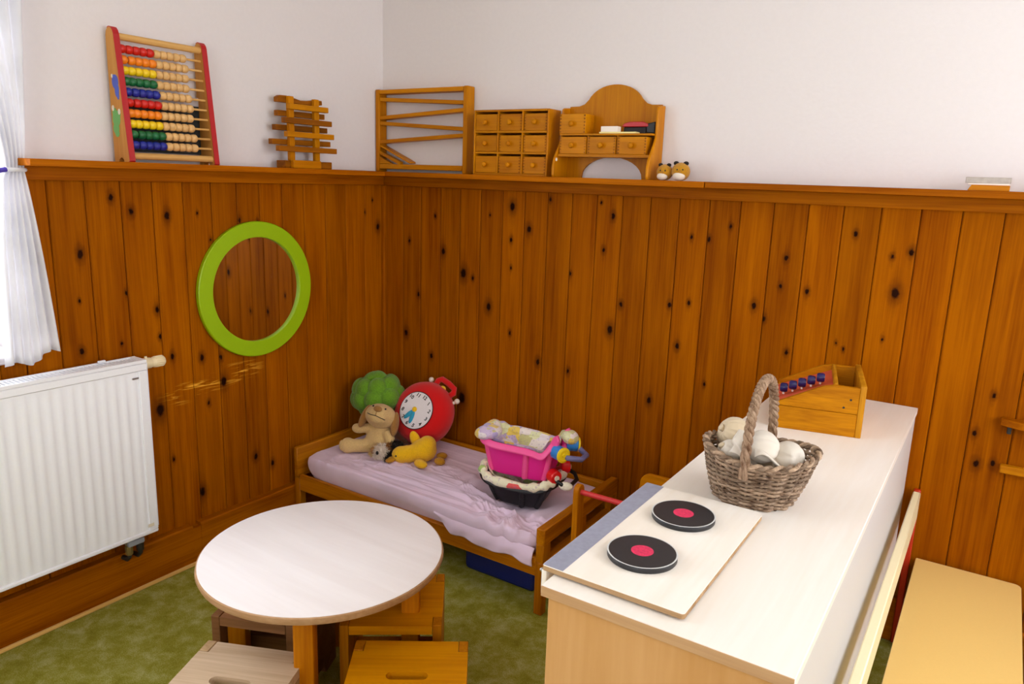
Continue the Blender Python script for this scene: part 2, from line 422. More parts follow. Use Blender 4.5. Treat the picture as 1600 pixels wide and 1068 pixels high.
def tag(o, label, cat, group=None):
    o['label'] = label; o['category'] = cat
    if group: o['group'] = group
    return o
def thing(name, label, cat, loc=(0, 0, 0), rot=(0, 0, 0), group=None):
    o = bpy.data.objects.new(name, None); COL.objects.link(o)
    o.empty_display_size = 0.05
    o.location = loc; o.rotation_euler = rot
    return tag(o, label, cat, group)
def struct(o): o['kind'] = 'structure'; return o
def copy_obj(o, parent=None, loc=None):
    c = o.copy(); COL.objects.link(c)
    if parent: c.parent = parent
    if loc is not None: c.location = loc
    return c
def remesh(b, voxel, smooth_iter=6, factor=0.5):
    # fuse overlapping volumes of one soft body into a single continuous skin
    me = bpy.data.meshes.new('body'); b.bm.to_mesh(me); b.bm.free()
    o = bpy.data.objects.new('tmp_body', me); COL.objects.link(o)
    m = o.modifiers.new('r', 'REMESH'); m.mode = 'VOXEL'; m.voxel_size = voxel
    sm = o.modifiers.new('s', 'SMOOTH'); sm.iterations = smooth_iter; sm.factor = factor
    dg = bpy.context.evaluated_depsgraph_get(); dg.update()
    out = bpy.data.meshes.new_from_object(o.evaluated_get(dg))
    bpy.data.objects.remove(o); bpy.data.meshes.remove(me)
    for p in out.polygons: p.use_smooth = True
    return out
def arc(cx, cy, r, a0, a1, n):
    return [(cx + r * math.cos(math.radians(a0 + (a1 - a0) * i / n)), cy + r * math.sin(math.radians(a0 + (a1 - a0) * i / n))) for i in range(n + 1)]

# ------------------------------------------------------------------ room shell
HZ = 2.75; XR = 3.9; YB = -4.6
def wall_with_hole(name, axis, lo, hi, a0, a1, h0, h1, b0, b1):
    # axis 'x' wall spans (y,z); axis 'y' wall spans (x,z)
    b = B()
    b.prism([(a0, 0), (a1, 0), (a1, HZ), (a0, HZ)], lo, hi, axis, holes=[[(b0, h0), (b0, h1), (b1, h1), (b1, h0)]])
    return struct(b.build(name, M['plaster'], smooth=False))
WY0, WY1, WZ0, WZ1 = -3.25, -1.615, 0.90, 2.35
wl = wall_with_hole('wall_left', 'x', -0.34, 0.0, YB, 0.0, WZ0, WZ1, WY0, WY1)
b = B().box((-0.34, 0.0, 0), (XR, 0.2, HZ)); wr = struct(b.build('wall_back', M['plaster'], smooth=False))
wright = wall_with_hole('wall_right', 'x', XR, XR + 0.3, YB, 0.0, 0.88, 2.42, -1.87, -0.33)
wfront = wall_with_hole('wall_front', 'y', YB - 0.3, YB, -0.34, XR + 0.3, 0.92, 2.38, 1.88, 3.32)
b = B().box((-0.34, YB - 0.3, -0.1), (XR + 0.3, 0.2, 0)); struct(b.build('floor', M['carpet'], smooth=False))
b = B().box((-0.34, YB - 0.3, HZ), (XR + 0.3, 0.2, HZ + 0.1)); struct(b.build('ceiling', M['ceiling'], smooth=False))

def window(name, axis, pos, a0, a1, z0, z1, inner, sill=True):
    w = bpy.data.objects.new(name, None); COL.objects.link(w); struct(w)
    def bx(lo, hi, nm, mat, bev=0.004):
        if axis == 'x': l = (lo[0], lo[1], lo[2]); h = hi
        else: l = (lo[1], lo[0], lo[2]); h = (hi[1], hi[0], hi[2])
        return B().box(tuple(min(p, q) for p, q in zip(l, h)), tuple(max(p, q) for p, q in zip(l, h)), bev).build(nm, mat, w)
    t = 0.06
    for lo, hi in (((pos, a0, z0), (pos + 0.06, a0 + t, z1)), ((pos, a1 - t, z0), (pos + 0.06, a1, z1)),
                   ((pos, a0 + t, z0), (pos + 0.06, a1 - t, z0 + t)), ((pos, a0 + t, z1 - t), (pos + 0.06, a1 - t, z1)),
                   ((pos, (a0 + a1) / 2 - 0.045, z0 + t), (pos + 0.06, (a0 + a1) / 2 + 0.045, z1 - t))):
        bx(lo, hi, 'window_frame', M['sill'])
    m = (a0 + a1) / 2
    bx((pos + 0.027, a0 + t, z0 + t), (pos + 0.033, m - 0.045, z1 - t), 'window_pane', M['glass'], 0)
    bx((pos + 0.027, m + 0.045, z0 + t), (pos + 0.033, a1 - t, z1 - t), 'window_pane', M['glass'], 0)
    if sill: bx((pos + 0.06, a0, z0 - 0.001), (inner, a1, z0 + 0.02), 'window_sill', M['sill'])
    return w
window('window_1', 'x', -0.24, WY0, WY1, WZ0, WZ1, 0.03)
window('window_2', 'x', XR + 0.1, -1.87, -0.33, 0.88, 2.42, 0, sill=False)
window('window_3', 'y', YB - 0.2, 1.88, 3.32, 0.92, 2.38, 0, sill=False)

# ---- wainscot planks, each a part of its wall
KR = [(0.744,1.382,0.0135),(0.829,1.293,0.011),(0.379,1.166,0.0111),(0.494,1.077,0.0168),(0.547,1.061,0.0066),(0.635,0.943,0.0132),(0.33,1.321,0.006),(0.179,1.199,0.0062),(0.235,0.954,0.0079),(0.161,0.761,0.0117),(0.316,0.672,0.0088),(0.63,1.34,0.0041),(0.742,1.243,0.0072),(0.746,1.125,0.0056),(0.898,0.736,0.0096),(1.034,1.127,0.0061),(0.926,1.42,0.0069),(0.751,0.843,0.0065),(1.21,1.367,0.0088),(1.156,1.417,0.0044),(1.177,1.235,0.0071),(1.266,1.029,0.008),(1.225,0.923,0.0134),(1.466,1.052,0.0077),(1.54,1.068,0.006),(1.529,1.309,0.0059),(1.595,1.306,0.0067),(1.669,1.357,0.0058),(1.508,0.899,0.0086),(1.412,0.668,0.0098),(1.778,1.087,0.0091),(1.817,1.044,0.0075),(1.871,1.263,0.0074),(1.862,1.164,0.0066),(1.906,0.937,0.0066),(1.625,0.77,0.0052),(1.045,0.722,0.0075),(2.247,1.313,0.0081),(2.218,1.18,0.0133),(2.079,1.358,0.0067),(1.95,1.154,0.0075),(2.195,1.295,0.0059),(2.527,0.898,0.006),(2.199,1.026,0.0045),(2.061,0.995,0.0038),(2.086,0.976,0.0045),(0.499,0.502,0.0201),(2.512,0.673,0.0096),(2.495,0.771,0.0071),(2.555,0.684,0.0072),(3.0,1.1,0.01),(3.3,0.8,0.012)]
KL = [(-1.314,1.393,0.0086),(-1.25,1.346,0.0094),(-1.121,1.329,0.011),(-1.429,1.215,0.0111),(-1.181,1.001,0.0089),(-1.451,0.899,0.0079),(-1.177,0.905,0.0062),(-1.288,1.074,0.0054),(-1.444,1.065,0.0039),(-1.317,0.903,0.004),(-1.002,1.335,0.0042),(-0.952,1.237,0.005),(-1.135,0.824,0.0084),(-0.822,1.305,0.0065),(-0.739,1.296,0.0052),(-0.145,1.321,0.0058),(-0.058,1.254,0.0118),(-0.094,1.377,0.0042),(-1.016,0.798,0.0095),(-0.933,0.785,0.0072),(-0.927,0.686,0.0138),(-0.997,0.615,0.0064),(-1.046,0.267,0.0135),(-0.793,0.336,0.01),(-0.709,0.28,0.0092),(-1.156,0.433,0.0056),(-1.196,0.636,0.0181)]
PT = 0.018; PZ1 = 1.46
def planks(wall, edges, knots, side, top=PZ1, z0=0.0):
    for a0, a1 in zip(edges, edges[1:]):
        w = a1 - a0 - 0.0016
        bm = B()
        bm.box((0, -PT, 0), (w, -0.003, top - z0))
        es = [e for e in bm.bm.edges if all(abs(v.co.y + PT) < 1e-6 for v in e.verts) and abs(e.verts[0].co.z - e.verts[1].co.z) > 0.1]
        bmesh.ops.bevel(bm.bm, geom=es, offset=0.0035, segments=1, affect='EDGES')
        loc = (a0, -R_.uniform(0, 0.0012), z0) if side == 'R' else (R_.uniform(0, 0.0012), a0, z0)
        o = bm.build('plank', M['plank'], wall, loc, (0, 0, 0 if side == 'R' else PI / 2), smooth=False)
        ks = [k for k in knots if a0 - 0.004 <= k[0] < a1 - 0.004 and z0 < k[1] < top]
        for i in range(1, 6):
            o['k%d' % i] = (ks[i - 1][0] - a0, ks[i - 1][2], ks[i - 1][1] - z0) if i <= len(ks) else (0.0, 0.0, 0.0)
ER = [0.02,0.029,0.139,0.246,0.361,0.470,0.581,0.695,0.805,0.916,1.028,1.138,1.247,1.362,1.475,1.587,1.699,1.813,1.926,2.035,2.147,2.259,2.370,2.478,2.592,2.705,2.818,2.93,3.043,3.157,3.27,3.383,3.495,3.608,3.72,3.833,3.9]
planks(wr, ER, KR, 'R')
EL = [-1.615,-1.511,-1.396,-1.280,-1.168,-1.053,-0.939,-0.829,-0.723,-0.612,-0.500,-0.381,-0.261,-0.143,-0.030,-0.018]
planks(wl, EL, KL, 'L')
planks(wl, [-3.30,-3.185,-3.07,-2.955,-2.84,-2.725,-2.61,-2.495,-2.38,-2.265,-2.15,-2.035,-1.92,-1.805,-1.69,-1.617], [], 'L', top=WZ0 - 0.002)
B().box((0.0, -0.0035, 0), (XR, 0.001, PZ1)).build('backing_panel', M['backing'], wr, smooth=False)
bb = B(); bb.box((-0.001, -1.615, 0), (0.0035, 0, PZ1)); bb.box((-0.001, -3.3, 0), (0.0035, -1.615, WZ0 - 0.003)); bb.build('backing_panel', M['backing'], wl, smooth=False)

# rails, shelf boards, baseboards
SHZ = 1.508; SHD = 0.155
b = B().box((0.0, -1.612, 1.487), (SHD, -SHD, SHZ), 0.002); struct(b.build('trim_1', M['pine_trim_y']))
b = B().box((0.0, -SHD, 1.487), (1.606, 0.0, SHZ), 0.002); struct(b.build('trim_2', M['pine_trim_x']))
b = B().box((1.609, -SHD, 1.487), (XR, 0.0, SHZ), 0.002); struct(b.build('trim_3', M['pine_trim_x']))
b = B().box((PT, -1.612, 1.446), (0.042, -0.042, 1.487), 0.002); struct(b.build('trim_4', M['pine_trim_y']))
b = B().box((PT, -0.042, 1.446), (XR, -PT, 1.487), 0.002); struct(b.build('trim_5', M['pine_trim_x']))
b = B().box((PT, -PT - 0.02, 0.16), (PT + 0.02, -PT, 1.446), 0.003); struct(b.build('trim_6', M['plank']))
# left baseboard has pieces with small gaps in its top edge
b = B()
poly = [(PT, 0.0), (0.052, 0.0), (0.052, 0.155), (0.048, 0.160), (PT, 0.160)]
for y0, y1 in ((-3.3, -1.118), (-1.082, -0.598), (-0.562, -0.042)):
    b.prism([(p[0], p[1]) for p in poly], y0, y1, 'y')
for y0, y1 in ((-1.118, -1.082), (-0.598, -0.562)):
    b.prism([(PT, 0.0), (0.050, 0.0), (0.050, 0.147), (PT, 0.147)], y0, y1, 'y')
struct(b.build('baseboard_left', M['pine_trim_y'], smooth=False))
b = B().box((0.0525, -0.042, 0.0), (XR, -PT, 0.16), 0.003); struct(b.build('baseboard_back', M['pine_trim_x']))
b = B().box((0.0522, -3.3, 0.0), (0.066, -0.632, 0.012), 0.003); struct(b.build('trim_7', M['pale_strip']))

# ------------------------------------------------------------------ counter
cx0, cx1, cy0, cy1, cz = 1.909, 2.331, -1.666, -0.022, 0.82
t = thing('play_kitchen_counter', 'tall pale birch counter cabinet standing out from the wood-panelled wall', 'cabinet', (2.12, -0.85, 0))
def L(x, y, z): return (x - 2.12, y + 0.85, z)
b = B().box(L(cx0, cy0, cz - 0.02), L(cx1, cy1, cz), 0.0015)
wt = b.build('worktop', M['counter_y'], t)
B().box(L(cx0 + 0.001, cy0 - 0.002, cz - 0.0195), L(cx1 - 0.001, cy0 - 0.0001, cz - 0.0008), 0.0005).build('edge_strip', M['counter_edge'], wt)
B().box(L(cx0 + 0.012, cy0 + 0.006, 0.06), L(cx1 - 0.004, cy0 + 0.024, cz - 0.02), 0.001).build('end_panel', M['counter_z'], t)
B().box(L(cx0 + 0.012, cy1 - 0.02, 0.06), L(cx1 - 0.004, cy1 - 0.002, cz - 0.02), 0.001).build('end_panel', M['counter_z'], t)
B().box(L(cx1 - 0.02, cy0 + 0.025, 0.06), L(cx1 - 0.002, cy1 - 0.021, cz - 0.0202), 0.001).build('back_panel', M['counter_white'], t)
B().box(L(cx0 + 0.03, cy0 + 0.04, 0.0), L(cx1 - 0.03, cy1 - 0.03, 0.06), 0.001).build('plinth', M['counter_edge'], t)
n = 3; W = (cy1 - cy0 - 0.02) / n
b = B().box(L(cx0 + 0.031, cy0 + 0.025, 0.06), L(cx1 - 0.0205, cy1 - 0.021, 0.078)); b.build('bottom_panel', M['counter_z'], t)
for i in range(n):
    y0 = cy0 + 0.008 + i * W
    d = B().box(L(cx0 + 0.012, y0 + 0.02, 0.066), L(cx0 + 0.03, y0 + W - 0.004, cz - 0.0215), 0.0015).build('door', M['counter_z'], t)
    B().cyl(L(cx0 + 0.012, y0 + W - 0.06, 0.6), L(cx0 - 0.012, y0 + W - 0.06, 0.6), 0.006, 0.012, 12, 0.002).build('knob', M['honey'], d)

# ------------------------------------------------------------------ radiator
t = thing('radiator', 'white ribbed panel radiator under the window on the plank wall', 'radiator', (0.10, -2.0, 0))
ry0, ry1, rx0, rx1, rz0, rz1 = -2.75, -1.298, 0.058, 0.128, 0.236, 0.862
def L(x, y, z): return (x - 0.10, y + 2.0, z)
prof = []
npitch = 41; yA, yB = ry0 + 0.03, ry1 - 0.03; pt = (yB - yA) / npitch
b = B()
def ribfn(u, v):
    y = yA + u * (yB - yA); z = rz0 + 0.012 + v * (rz1 - rz0 - 0.05)
    ph = (y - yA) / pt; fr = ph - math.floor(ph)
    d = 0.0042 * max(0.0, math.cos((fr - 0.5) * 2 * PI) * 0.5 + 0.35)
    fade = min(1.0, (z - rz0 - 0.012) / 0.05, (rz1 - 0.038 - z) / 0.05); fade = max(0.0, fade)
    return Vector(L(rx1 - 0.005 + d * fade * 0.9, y, z))
b.grid(npitch * 8 + 1, 14, ribfn)
fp = b.build('ribbed_panel', M['white_enamel'], t, angle=1.2)
b = B()
b.box(L(rx1 - 0.012, ry0, rz0), L(rx1 - 0.0055, ry1, rz1 - 0.012), 0.002)
b.box(L(rx1 - 0.012, ry0, rz0 + 0.0122), L(rx1 + 0.001, yA, rz1 - 0.0382), 0.002)
b.box(L(rx1 - 0.012, yB, rz0 + 0.0122), L(rx1 + 0.001, ry1, rz1 - 0.0382), 0.002)
b.box(L(rx1 - 0.012, ry0, rz0 - 0.001), L(rx1 + 0.001, ry1, rz0 + 0.012), 0.003)
b.box(L(rx1 - 0.012, ry0, rz1 - 0.038), L(rx1 + 0.001, ry1, rz1 - 0.012), 0.003)
b.build('front_panel', M['white_enamel'], t)
B().box(L(rx0, ry0, rz0), L(rx0 + 0.008, ry1, rz1 - 0.012), 0.002).build('rear_panel', M['white_enamel'], t)
B().box(L(rx0 + 0.009, ry1 + 0.0002, rz0 + 0.02), L(rx1 - 0.001, ry1 + 0.003, rz1 - 0.0125), 0.0015).build('side_cover', M['white_enamel'], t)
b = B()
b.box(L(rx0 - 0.002, ry0, rz1 - 0.012), L(rx0 + 0.008, ry1, rz1), 0.0015); b.box(L(rx1 - 0.008, ry0, rz1 - 0.012), L(rx1 + 0.002, ry1, rz1), 0.0015)
b.box(L(rx0 + 0.0085, ry1 - 0.02, rz1 - 0.012), L(rx1 - 0.0085, ry1 - 0.0005, rz1 - 0.0005), 0.0015)
b.build('top_frame', M['white_enamel'], t)
B().box(L(rx0 + 0.006, ry0 + 0.004, rz1 - 0.035), L(rx1 - 0.007, ry1 - 0.02, rz1 - 0.031)).build('convector_core', M['grille'], t)
ns = 110
s0 = B().box((-(rx1 - rx0) / 2 + 0.007, -0.0032, -0.008), ((rx1 - rx0) / 2 - 0.007, 0.0032, 0.0), 0.0005).mesh('grille_slat', False)
s0.materials.append(M['white_enamel'])
for i in range(ns):
    y = ry0 + 0.012 + (ry1 - ry0 - 0.04) * i / (ns - 1)
    link('grille_slat', s0, None, t, L((rx0 + rx1) / 2, y, rz1 - 0.003))
B().box(L(0.065, -1.43, rz1), L(0.075, -1.405, rz1 + 0.008), 0.002).build('mounting_clip', M['white_enamel'], t)
B().box(L(rx1 + 0.001, -1.352, 0.80), L(rx1 + 0.0016, -1.33, 0.806)).build('badge', M['steel'], t)
B().box(L(rx1 + 0.001, -1.336, 0.262), L(rx1 + 0.0018, -1.314, 0.274), 0.0003).build('sticker', M['print_white'], t)
v = bpy.data.objects.new('thermostat_valve', None)
b = B(); b.cyl(L(0.09, ry1, 0.838), L(0.09, ry1 + 0.016, 0.836), 0.010, seg=14); b.build('valve_neck', M['steel'], t)
b = B()
q = Matrix.Translation(L(0.09, ry1 + 0.012, 0.837)) @ Vector((0, 1, 0.0)).to_track_quat('Z', 'Y').to_matrix().to_4x4()
b.lathe([(0.017, 0), (0.019, 0.003), (0.019, 0.022), (0.016, 0.026), (0.017, 0.03), (0.0185, 0.034), (0.0175, 0.068), (0.014, 0.073), (0.0, 0.074)], 24, q)
hd = b.build('thermostat_head', M['cream_plastic'], t)
for i in range(16):
    a = 2 * PI * i / 16
    c = Vector(L(0.09, ry1 + 0.012 + 0.053, 0.837))
    B().box((-0.0012, -0.015, -0.001), (0.0012, 0.015, 0.001), 0.0004).build('grip_rib', M['cream_plastic'], hd, c + Vector((0.0185 * math.cos(a), 0, 0.0185 * math.sin(a))), (0, -a + PI / 2, 0), smooth=False)
b = B().cyl(L(0.09, ry1 + 0.02, 0.853), L(0.09, ry1 + 0.02, 0.862), 0.006, 0.004, 10); b.build('vent_screw', M['cream_plastic'], hd)
for y in (-1.392, -1.352):
    b = B(); b.cyl(L(0.095, y, 0.236), L(0.095, y, 0.205), 0.009, seg=12); b.cyl(L(0.095, y, 0.207), L(0.095, y, 0.172), 0.013, 0.012, 6, 0.002)
    b.build('pipe_fitting', M['brass'] if y < -1.37 else M['dark'], t)
b = B().box(L(0.082, -1.40, 0.205), L(0.112, -1.342, 0.226), 0.003); b.build('valve_block', M['grille'], t)
b = B(); b.tube([L(0.095, -1.392, 0.18), L(0.095, -1.392, 0.165), L(0.08, -1.392, 0.15), L(0.045, -1.392, 0.148)], 0.008, 10); b.build('supply_pipe', M['dark'], t)
b = B(); b.tube([L(0.095, -1.352, 0.18), L(0.095, -1.352, 0.165), L(0.08, -1.352, 0.15), L(0.045, -1.352, 0.148)], 0.008, 10); b.build('supply_pipe', M['dark'], t)
for y in (-2.5, -1.55):
    B().box(L(PT + 0.0015, y - 0.02, 0.3), L(rx0, y + 0.02, 0.8), 0.002).build('wall_bracket', M['white_enamel'], t)

# ------------------------------------------------------------------ curtain
t = thing('curtain', 'white gathered curtain tied at mid height beside the window', 'curtain', (0.09, -1.66, 0))
def cur(u, v):
    # v 0 bottom .. 1 top ; u 0 right edge (towards the corner) .. 1 away from it
    z = 0.925 + v * (2.55 - 0.925)
    tz = 1.475
    if z < tz:
        k = (tz - z) / (tz - 0.925); e = k ** 0.8
        yr = -1.597 + 0.050 * e; yl = -1.652 - 0.045 * e
    else:
        k = min(1.0, (z - tz) / 0.55); e = k ** 0.75
        yr = -1.597 + 0.050 * e; yl = -1.645 - 0.13 * e * e
    y = yr + u * (yl - yr)
    amp = 0.004 + 0.007 * min(1.0, abs(z - tz) / 0.5)
    x = 0.075 + amp * math.sin(u * 2 * PI * 5.5 + 0.9 * math.sin(z * 2.1)) + 0.004 * math.sin(u * 31 + z * 6)
    zz = z + (0.012 * math.sin(u * 9) - 0.03 * u if v < 0.03 else 0)
    return Vector((x - 0.09, y + 1.66, zz))
b = B(); b.grid(90, 60, cur); c = b.build('curtain_panel', M['curtain'], t, angle=3)
so = c.modifiers.new('thickness', 'SOLIDIFY'); so.thickness = 0.0015
b = B(); b.tube([(0.022 * math.cos(a) - 0.015, 0.0355 + 0.031 * math.sin(a), 1.475) for a in [2 * PI * i / 24 for i in range(24)]], 0.006, 8, True); b.build('tieback', M['curtain'], t)
b = B(); b.tube([(0.012, 0.006, 1.475), (0.016, -0.012, 1.472), (0.014, -0.030, 1.468), (0.013, -0.042, 1.450), (0.014, -0.046, 1.425)], 0.007, 8); b.build('ribbon', M['tieback'], t)
b = B(); b.cyl((-0.02, 0.09, 2.56), (-0.02, -1.75, 2.56), 0.011); b.build('curtain_rod', M['sill'], t)
for y in (0.06, -1.7): B().box((-0.09, y - 0.01, 2.545), (-0.015, y + 0.01, 2.575), 0.002).build('rod_bracket', M['sill'], t)

# ------------------------------------------------------------------ round mirror
t = thing('round_mirror', 'round wall mirror with a wide lime green rim hung on planks', 'mirror', (PT + 0.002, -0.760, 1.032))
b = B()
q = Vector((1, 0, 0)).to_track_quat('Z', 'Y').to_matrix().to_4x4()
ro, ri = 0.2685, 0.207
b.lathe([(ri + 0.002, 0.0), (ro - 0.003, 0.0), (ro, 0.003), (ro, 0.017), (ro - 0.003, 0.02), (ri + 0.002, 0.02), (ri, 0.018), (ri, 0.008), (ri + 0.002, 0.0)], 96, q)
bm = b.bm
for f in [f for f in bm.faces if len(f.verts) > 50]: bm.faces.remove(f)
bmesh.ops.remove_doubles(bm, verts=bm.verts[:], dist=1e-5)
b.build('rim', M['green'], t)
b = B().lathe([(ri + 0.001, 0.004), (ri + 0.001, 0.0085)], 96, q); b.build('mirror_glass', M['mirror'], t)

# ------------------------------------------------------------------ bed
t = thing('child_bed', 'low wooden child bed in the panelled corner', 'bed', (0.69, -0.33, 0))
bx0, bx1, by0, by1 = 0.056, 1.318, -0.627, -0.045
def L(x, y, z): return (x - 0.69, y + 0.33, z)
for x in (bx0, bx1 - 0.034):
    for y in (by0, by1 - 0.034):
        B().box(L(x, y, 0.0), L(x + 0.034, y + 0.034, 0.20 if x > 1 else 0.20), 0.004).build('leg', M['bed_z'], t)
B().box(L(bx0, by0, 0.20), L(bx0 + 0.022, by1, 0.337), 0.004).build('headboard', M['bed_y'], t)
# footboard: top rail, bottom rail, posts and an open slot
B().box(L(bx1 - 0.034, by0, 0.265), L(bx1, by1, 0.327), 0.004).build('foot_rail', M['bed_y'], t)
B().box(L(bx1 - 0.034, by0 + 0.034, 0.155), L(bx1, by1 - 0.034, 0.205), 0.004).build('foot_rail', M['bed_y'], t)
for y in (by0, (by0 + by1) / 2 - 0.025, by1 - 0.05):
    B().box(L(bx1 - 0.033, y + 0.0005, 0.2), L(bx1 - 0.001, y + 0.05, 0.268), 0.003).build('foot_post', M['bed_z'], t)
B().box(L(bx0 + 0.03, by0, 0.145), L(bx1 - 0.03, by0 + 0.022, 0.216), 0.004).build('side_rail', M['bed'], t)
B().box(L(bx0 + 0.03, by1 - 0.022, 0.145), L(bx1 - 0.03, by1, 0.30), 0.004).build('side_rail', M['bed'], t)
B().box(L(bx0 + 0.02, by0 + 0.02, 0.16), L(bx1 - 0.02, by1 - 0.02, 0.18), 0.002).build('base_board', M['bed'], t)

# mattress with lilac fitted sheet
t2 = thing('mattress', 'thin mattress in a rumpled lilac fitted sheet on the wooden bed', 'mattress', (0.68, -0.33, 0.18))
mx0, mx1, my0, my1 = 0.082, 1.280, -0.612, -0.070
def sag(x, y):
    d = math.exp(-(((x - 1.05) / 0.17) ** 2 + ((y + 0.36) / 0.15) ** 2))
    return d
def wr_(x, y):
    f = 0.25 + 0.75 * max(0.0, min(1.0, (x - 0.2) / 0.35))
    f *= 0.25 + 1.0 * max(0.0, min(1.0, (-0.22 - y) / 0.25))
    w1 = noise.noise(Vector((x * 3, y * 3, 7.7))) * 0.9
    a = noise.noise(Vector((x * 6 + y * 9 + w1, y * 6 - x * 3.5, 0.3)))
    c = noise.noise(Vector((x * 13 + y * 24 + 2 * w1, y * 17 - x * 9, 1.3)))
    g = noise.noise(Vector((x * 30 + y * 44 + 3 * w1, y * 36 - x * 20, 3.3)))
    r = (1 - abs(a)) ** 9 * 0.016 + (1 - abs(c)) ** 7 * 0.009 + (1 - abs(g)) ** 6 * 0.0026
    ang = math.atan2(y + 0.36, x - 1.05); rr = math.hypot(x - 1.05, y + 0.36)
    r += 0.0055 * math.sin(ang * 15 + 3 * a) * math.exp(-((rr - 0.20) / 0.10) ** 2) / max(f, 0.4)
    return r * f
def mat_fn(u, v):
    # closed loft: u round the top outline, v from the bottom edge over the side to the centre
    cx, cy = (mx0 + mx1) / 2, (my0 + my1) / 2; hx, hy = (mx1 - mx0) / 2, (my1 - my0) / 2
    a = 2 * PI * u
    ca, sa = math.cos(a), math.sin(a)
    e = 0.16
    ox = math.copysign(abs(ca) ** e, ca); oy = math.copysign(abs(sa) ** e, sa)
    top = 0.115
    if v < 0.3:
        k = v / 0.3; s = 0.93 + 0.07 * math.sin(k * PI * 0.5); z = 0.004 + k * (top - 0.035)
    elif v < 0.42:
        k = (v - 0.3) / 0.12; s = 1 - 0.045 * (1 - math.cos(k * PI / 2)); z = top - 0.031 + 0.031 * math.sin(k * PI / 2)
    else:
        k = (v - 0.42) / 0.58; s = 0.955 * (1 - k); z = top
    x = cx + hx * ox * s; y = cy + hy * oy * s
    w = min(1.0, v / 0.25)
    z += w * (wr_(x, y) - 0.045 * sag(x, y) - 0.018 * max(0, (x - 0.45)) * 1.0)
    if y < -0.3 and v < 0.42: # side gathers
        y -= 0.006 * noise.noise(Vector((x * 24, z * 9, 5))) * w + 0.010 * max(0, min(1, (x - 0.55) / 0.3)) * w
    return Vector((x - 0.68, y + 0.33, z))
b = B(); b.grid(420, 110, mat_fn, closed_u=True)
bmesh.ops.remove_doubles(b.bm, verts=b.bm.verts[:], dist=1e-5)
b.build('fitted_sheet', M['sheet'], t2, angle=3)
# loose sheet hem over the front rail
def hem(u, v):
    x = 0.83 + u * (1.275 - 0.83)
    k = min(1.0, u / 0.25)
    z = 0.256 - 0.012 * u - v * ((0.036 + 0.022 * k) * min(1.0, u * 5) + 0.006 * math.sin(u * 14))
    y = -0.616 - 0.016 * math.sin(min(1, v * 1.6) * PI / 2) * (0.4 + 0.6 * k) - 0.004 * math.sin(u * 26 + v * 3) * v
    return Vector((x - 0.68, y + 0.33, z - 0.18))
b = B(); b.grid(60, 14, hem); c = b.build('sheet_hem', M['sheet'], t2, angle=3)
so = c.modifiers.new('thickness', 'SOLIDIFY'); so.thickness = 0.002

# blue box under the bed
t = thing('storage_tub', 'dark blue plastic tub stored under the wooden bed', 'tub', (1.06, -0.40, 0))
b = B(); b.box((-0.16, -0.12, 0), (0.16, 0.12, 0.09), 0.02, seg=3); b.build('tub_body', M['blue_box'], t)
b = B(); b.box((-0.17, -0.13, 0.09), (0.17, 0.13, 0.10), 0.004); b.build('lid', M['blue_box'], t)

# ------------------------------------------------------------------ round table
t = thing('round_table', 'small round table with a pale top and beech legs on the carpet', 'table', (1.0127, -1.3388, 0))
b = B().lathe([(0.325, 0.436), (0.333, 0.440), (0.3365, 0.449), (0.3345, 0.4575), (0.331, 0.4590)], 96); b.build('edge_band', M['tableedge'], t)
b = B().lathe([(0.331, 0.4587), (0.331, 0.4600), (0.3295, 0.4606), (0.0, 0.4606)], 96); b.build('tabletop', M['tabletop'], t)
for k in range(4):
    a = math.radians(36 + 90 * k); x, y = 0.245 * math.cos(a), 0.245 * math.sin(a)
    b = B(); b.box((-0.026, -0.026, 0), (0.026, 0.026, 0.4355), 0.007, seg=2)
    b.build('leg', M['leg'], t, (x, y, 0), (0, 0, a))
for k in range(2):
    a = math.radians(36 + 90 * k)
    B().box((-0.225, -0.011, 0.385), (0.225, 0.011, 0.4355 - 0.001 * k), 0.002).build('apron', M['leg'], t, (0, 0, 0), (0, 0, a))

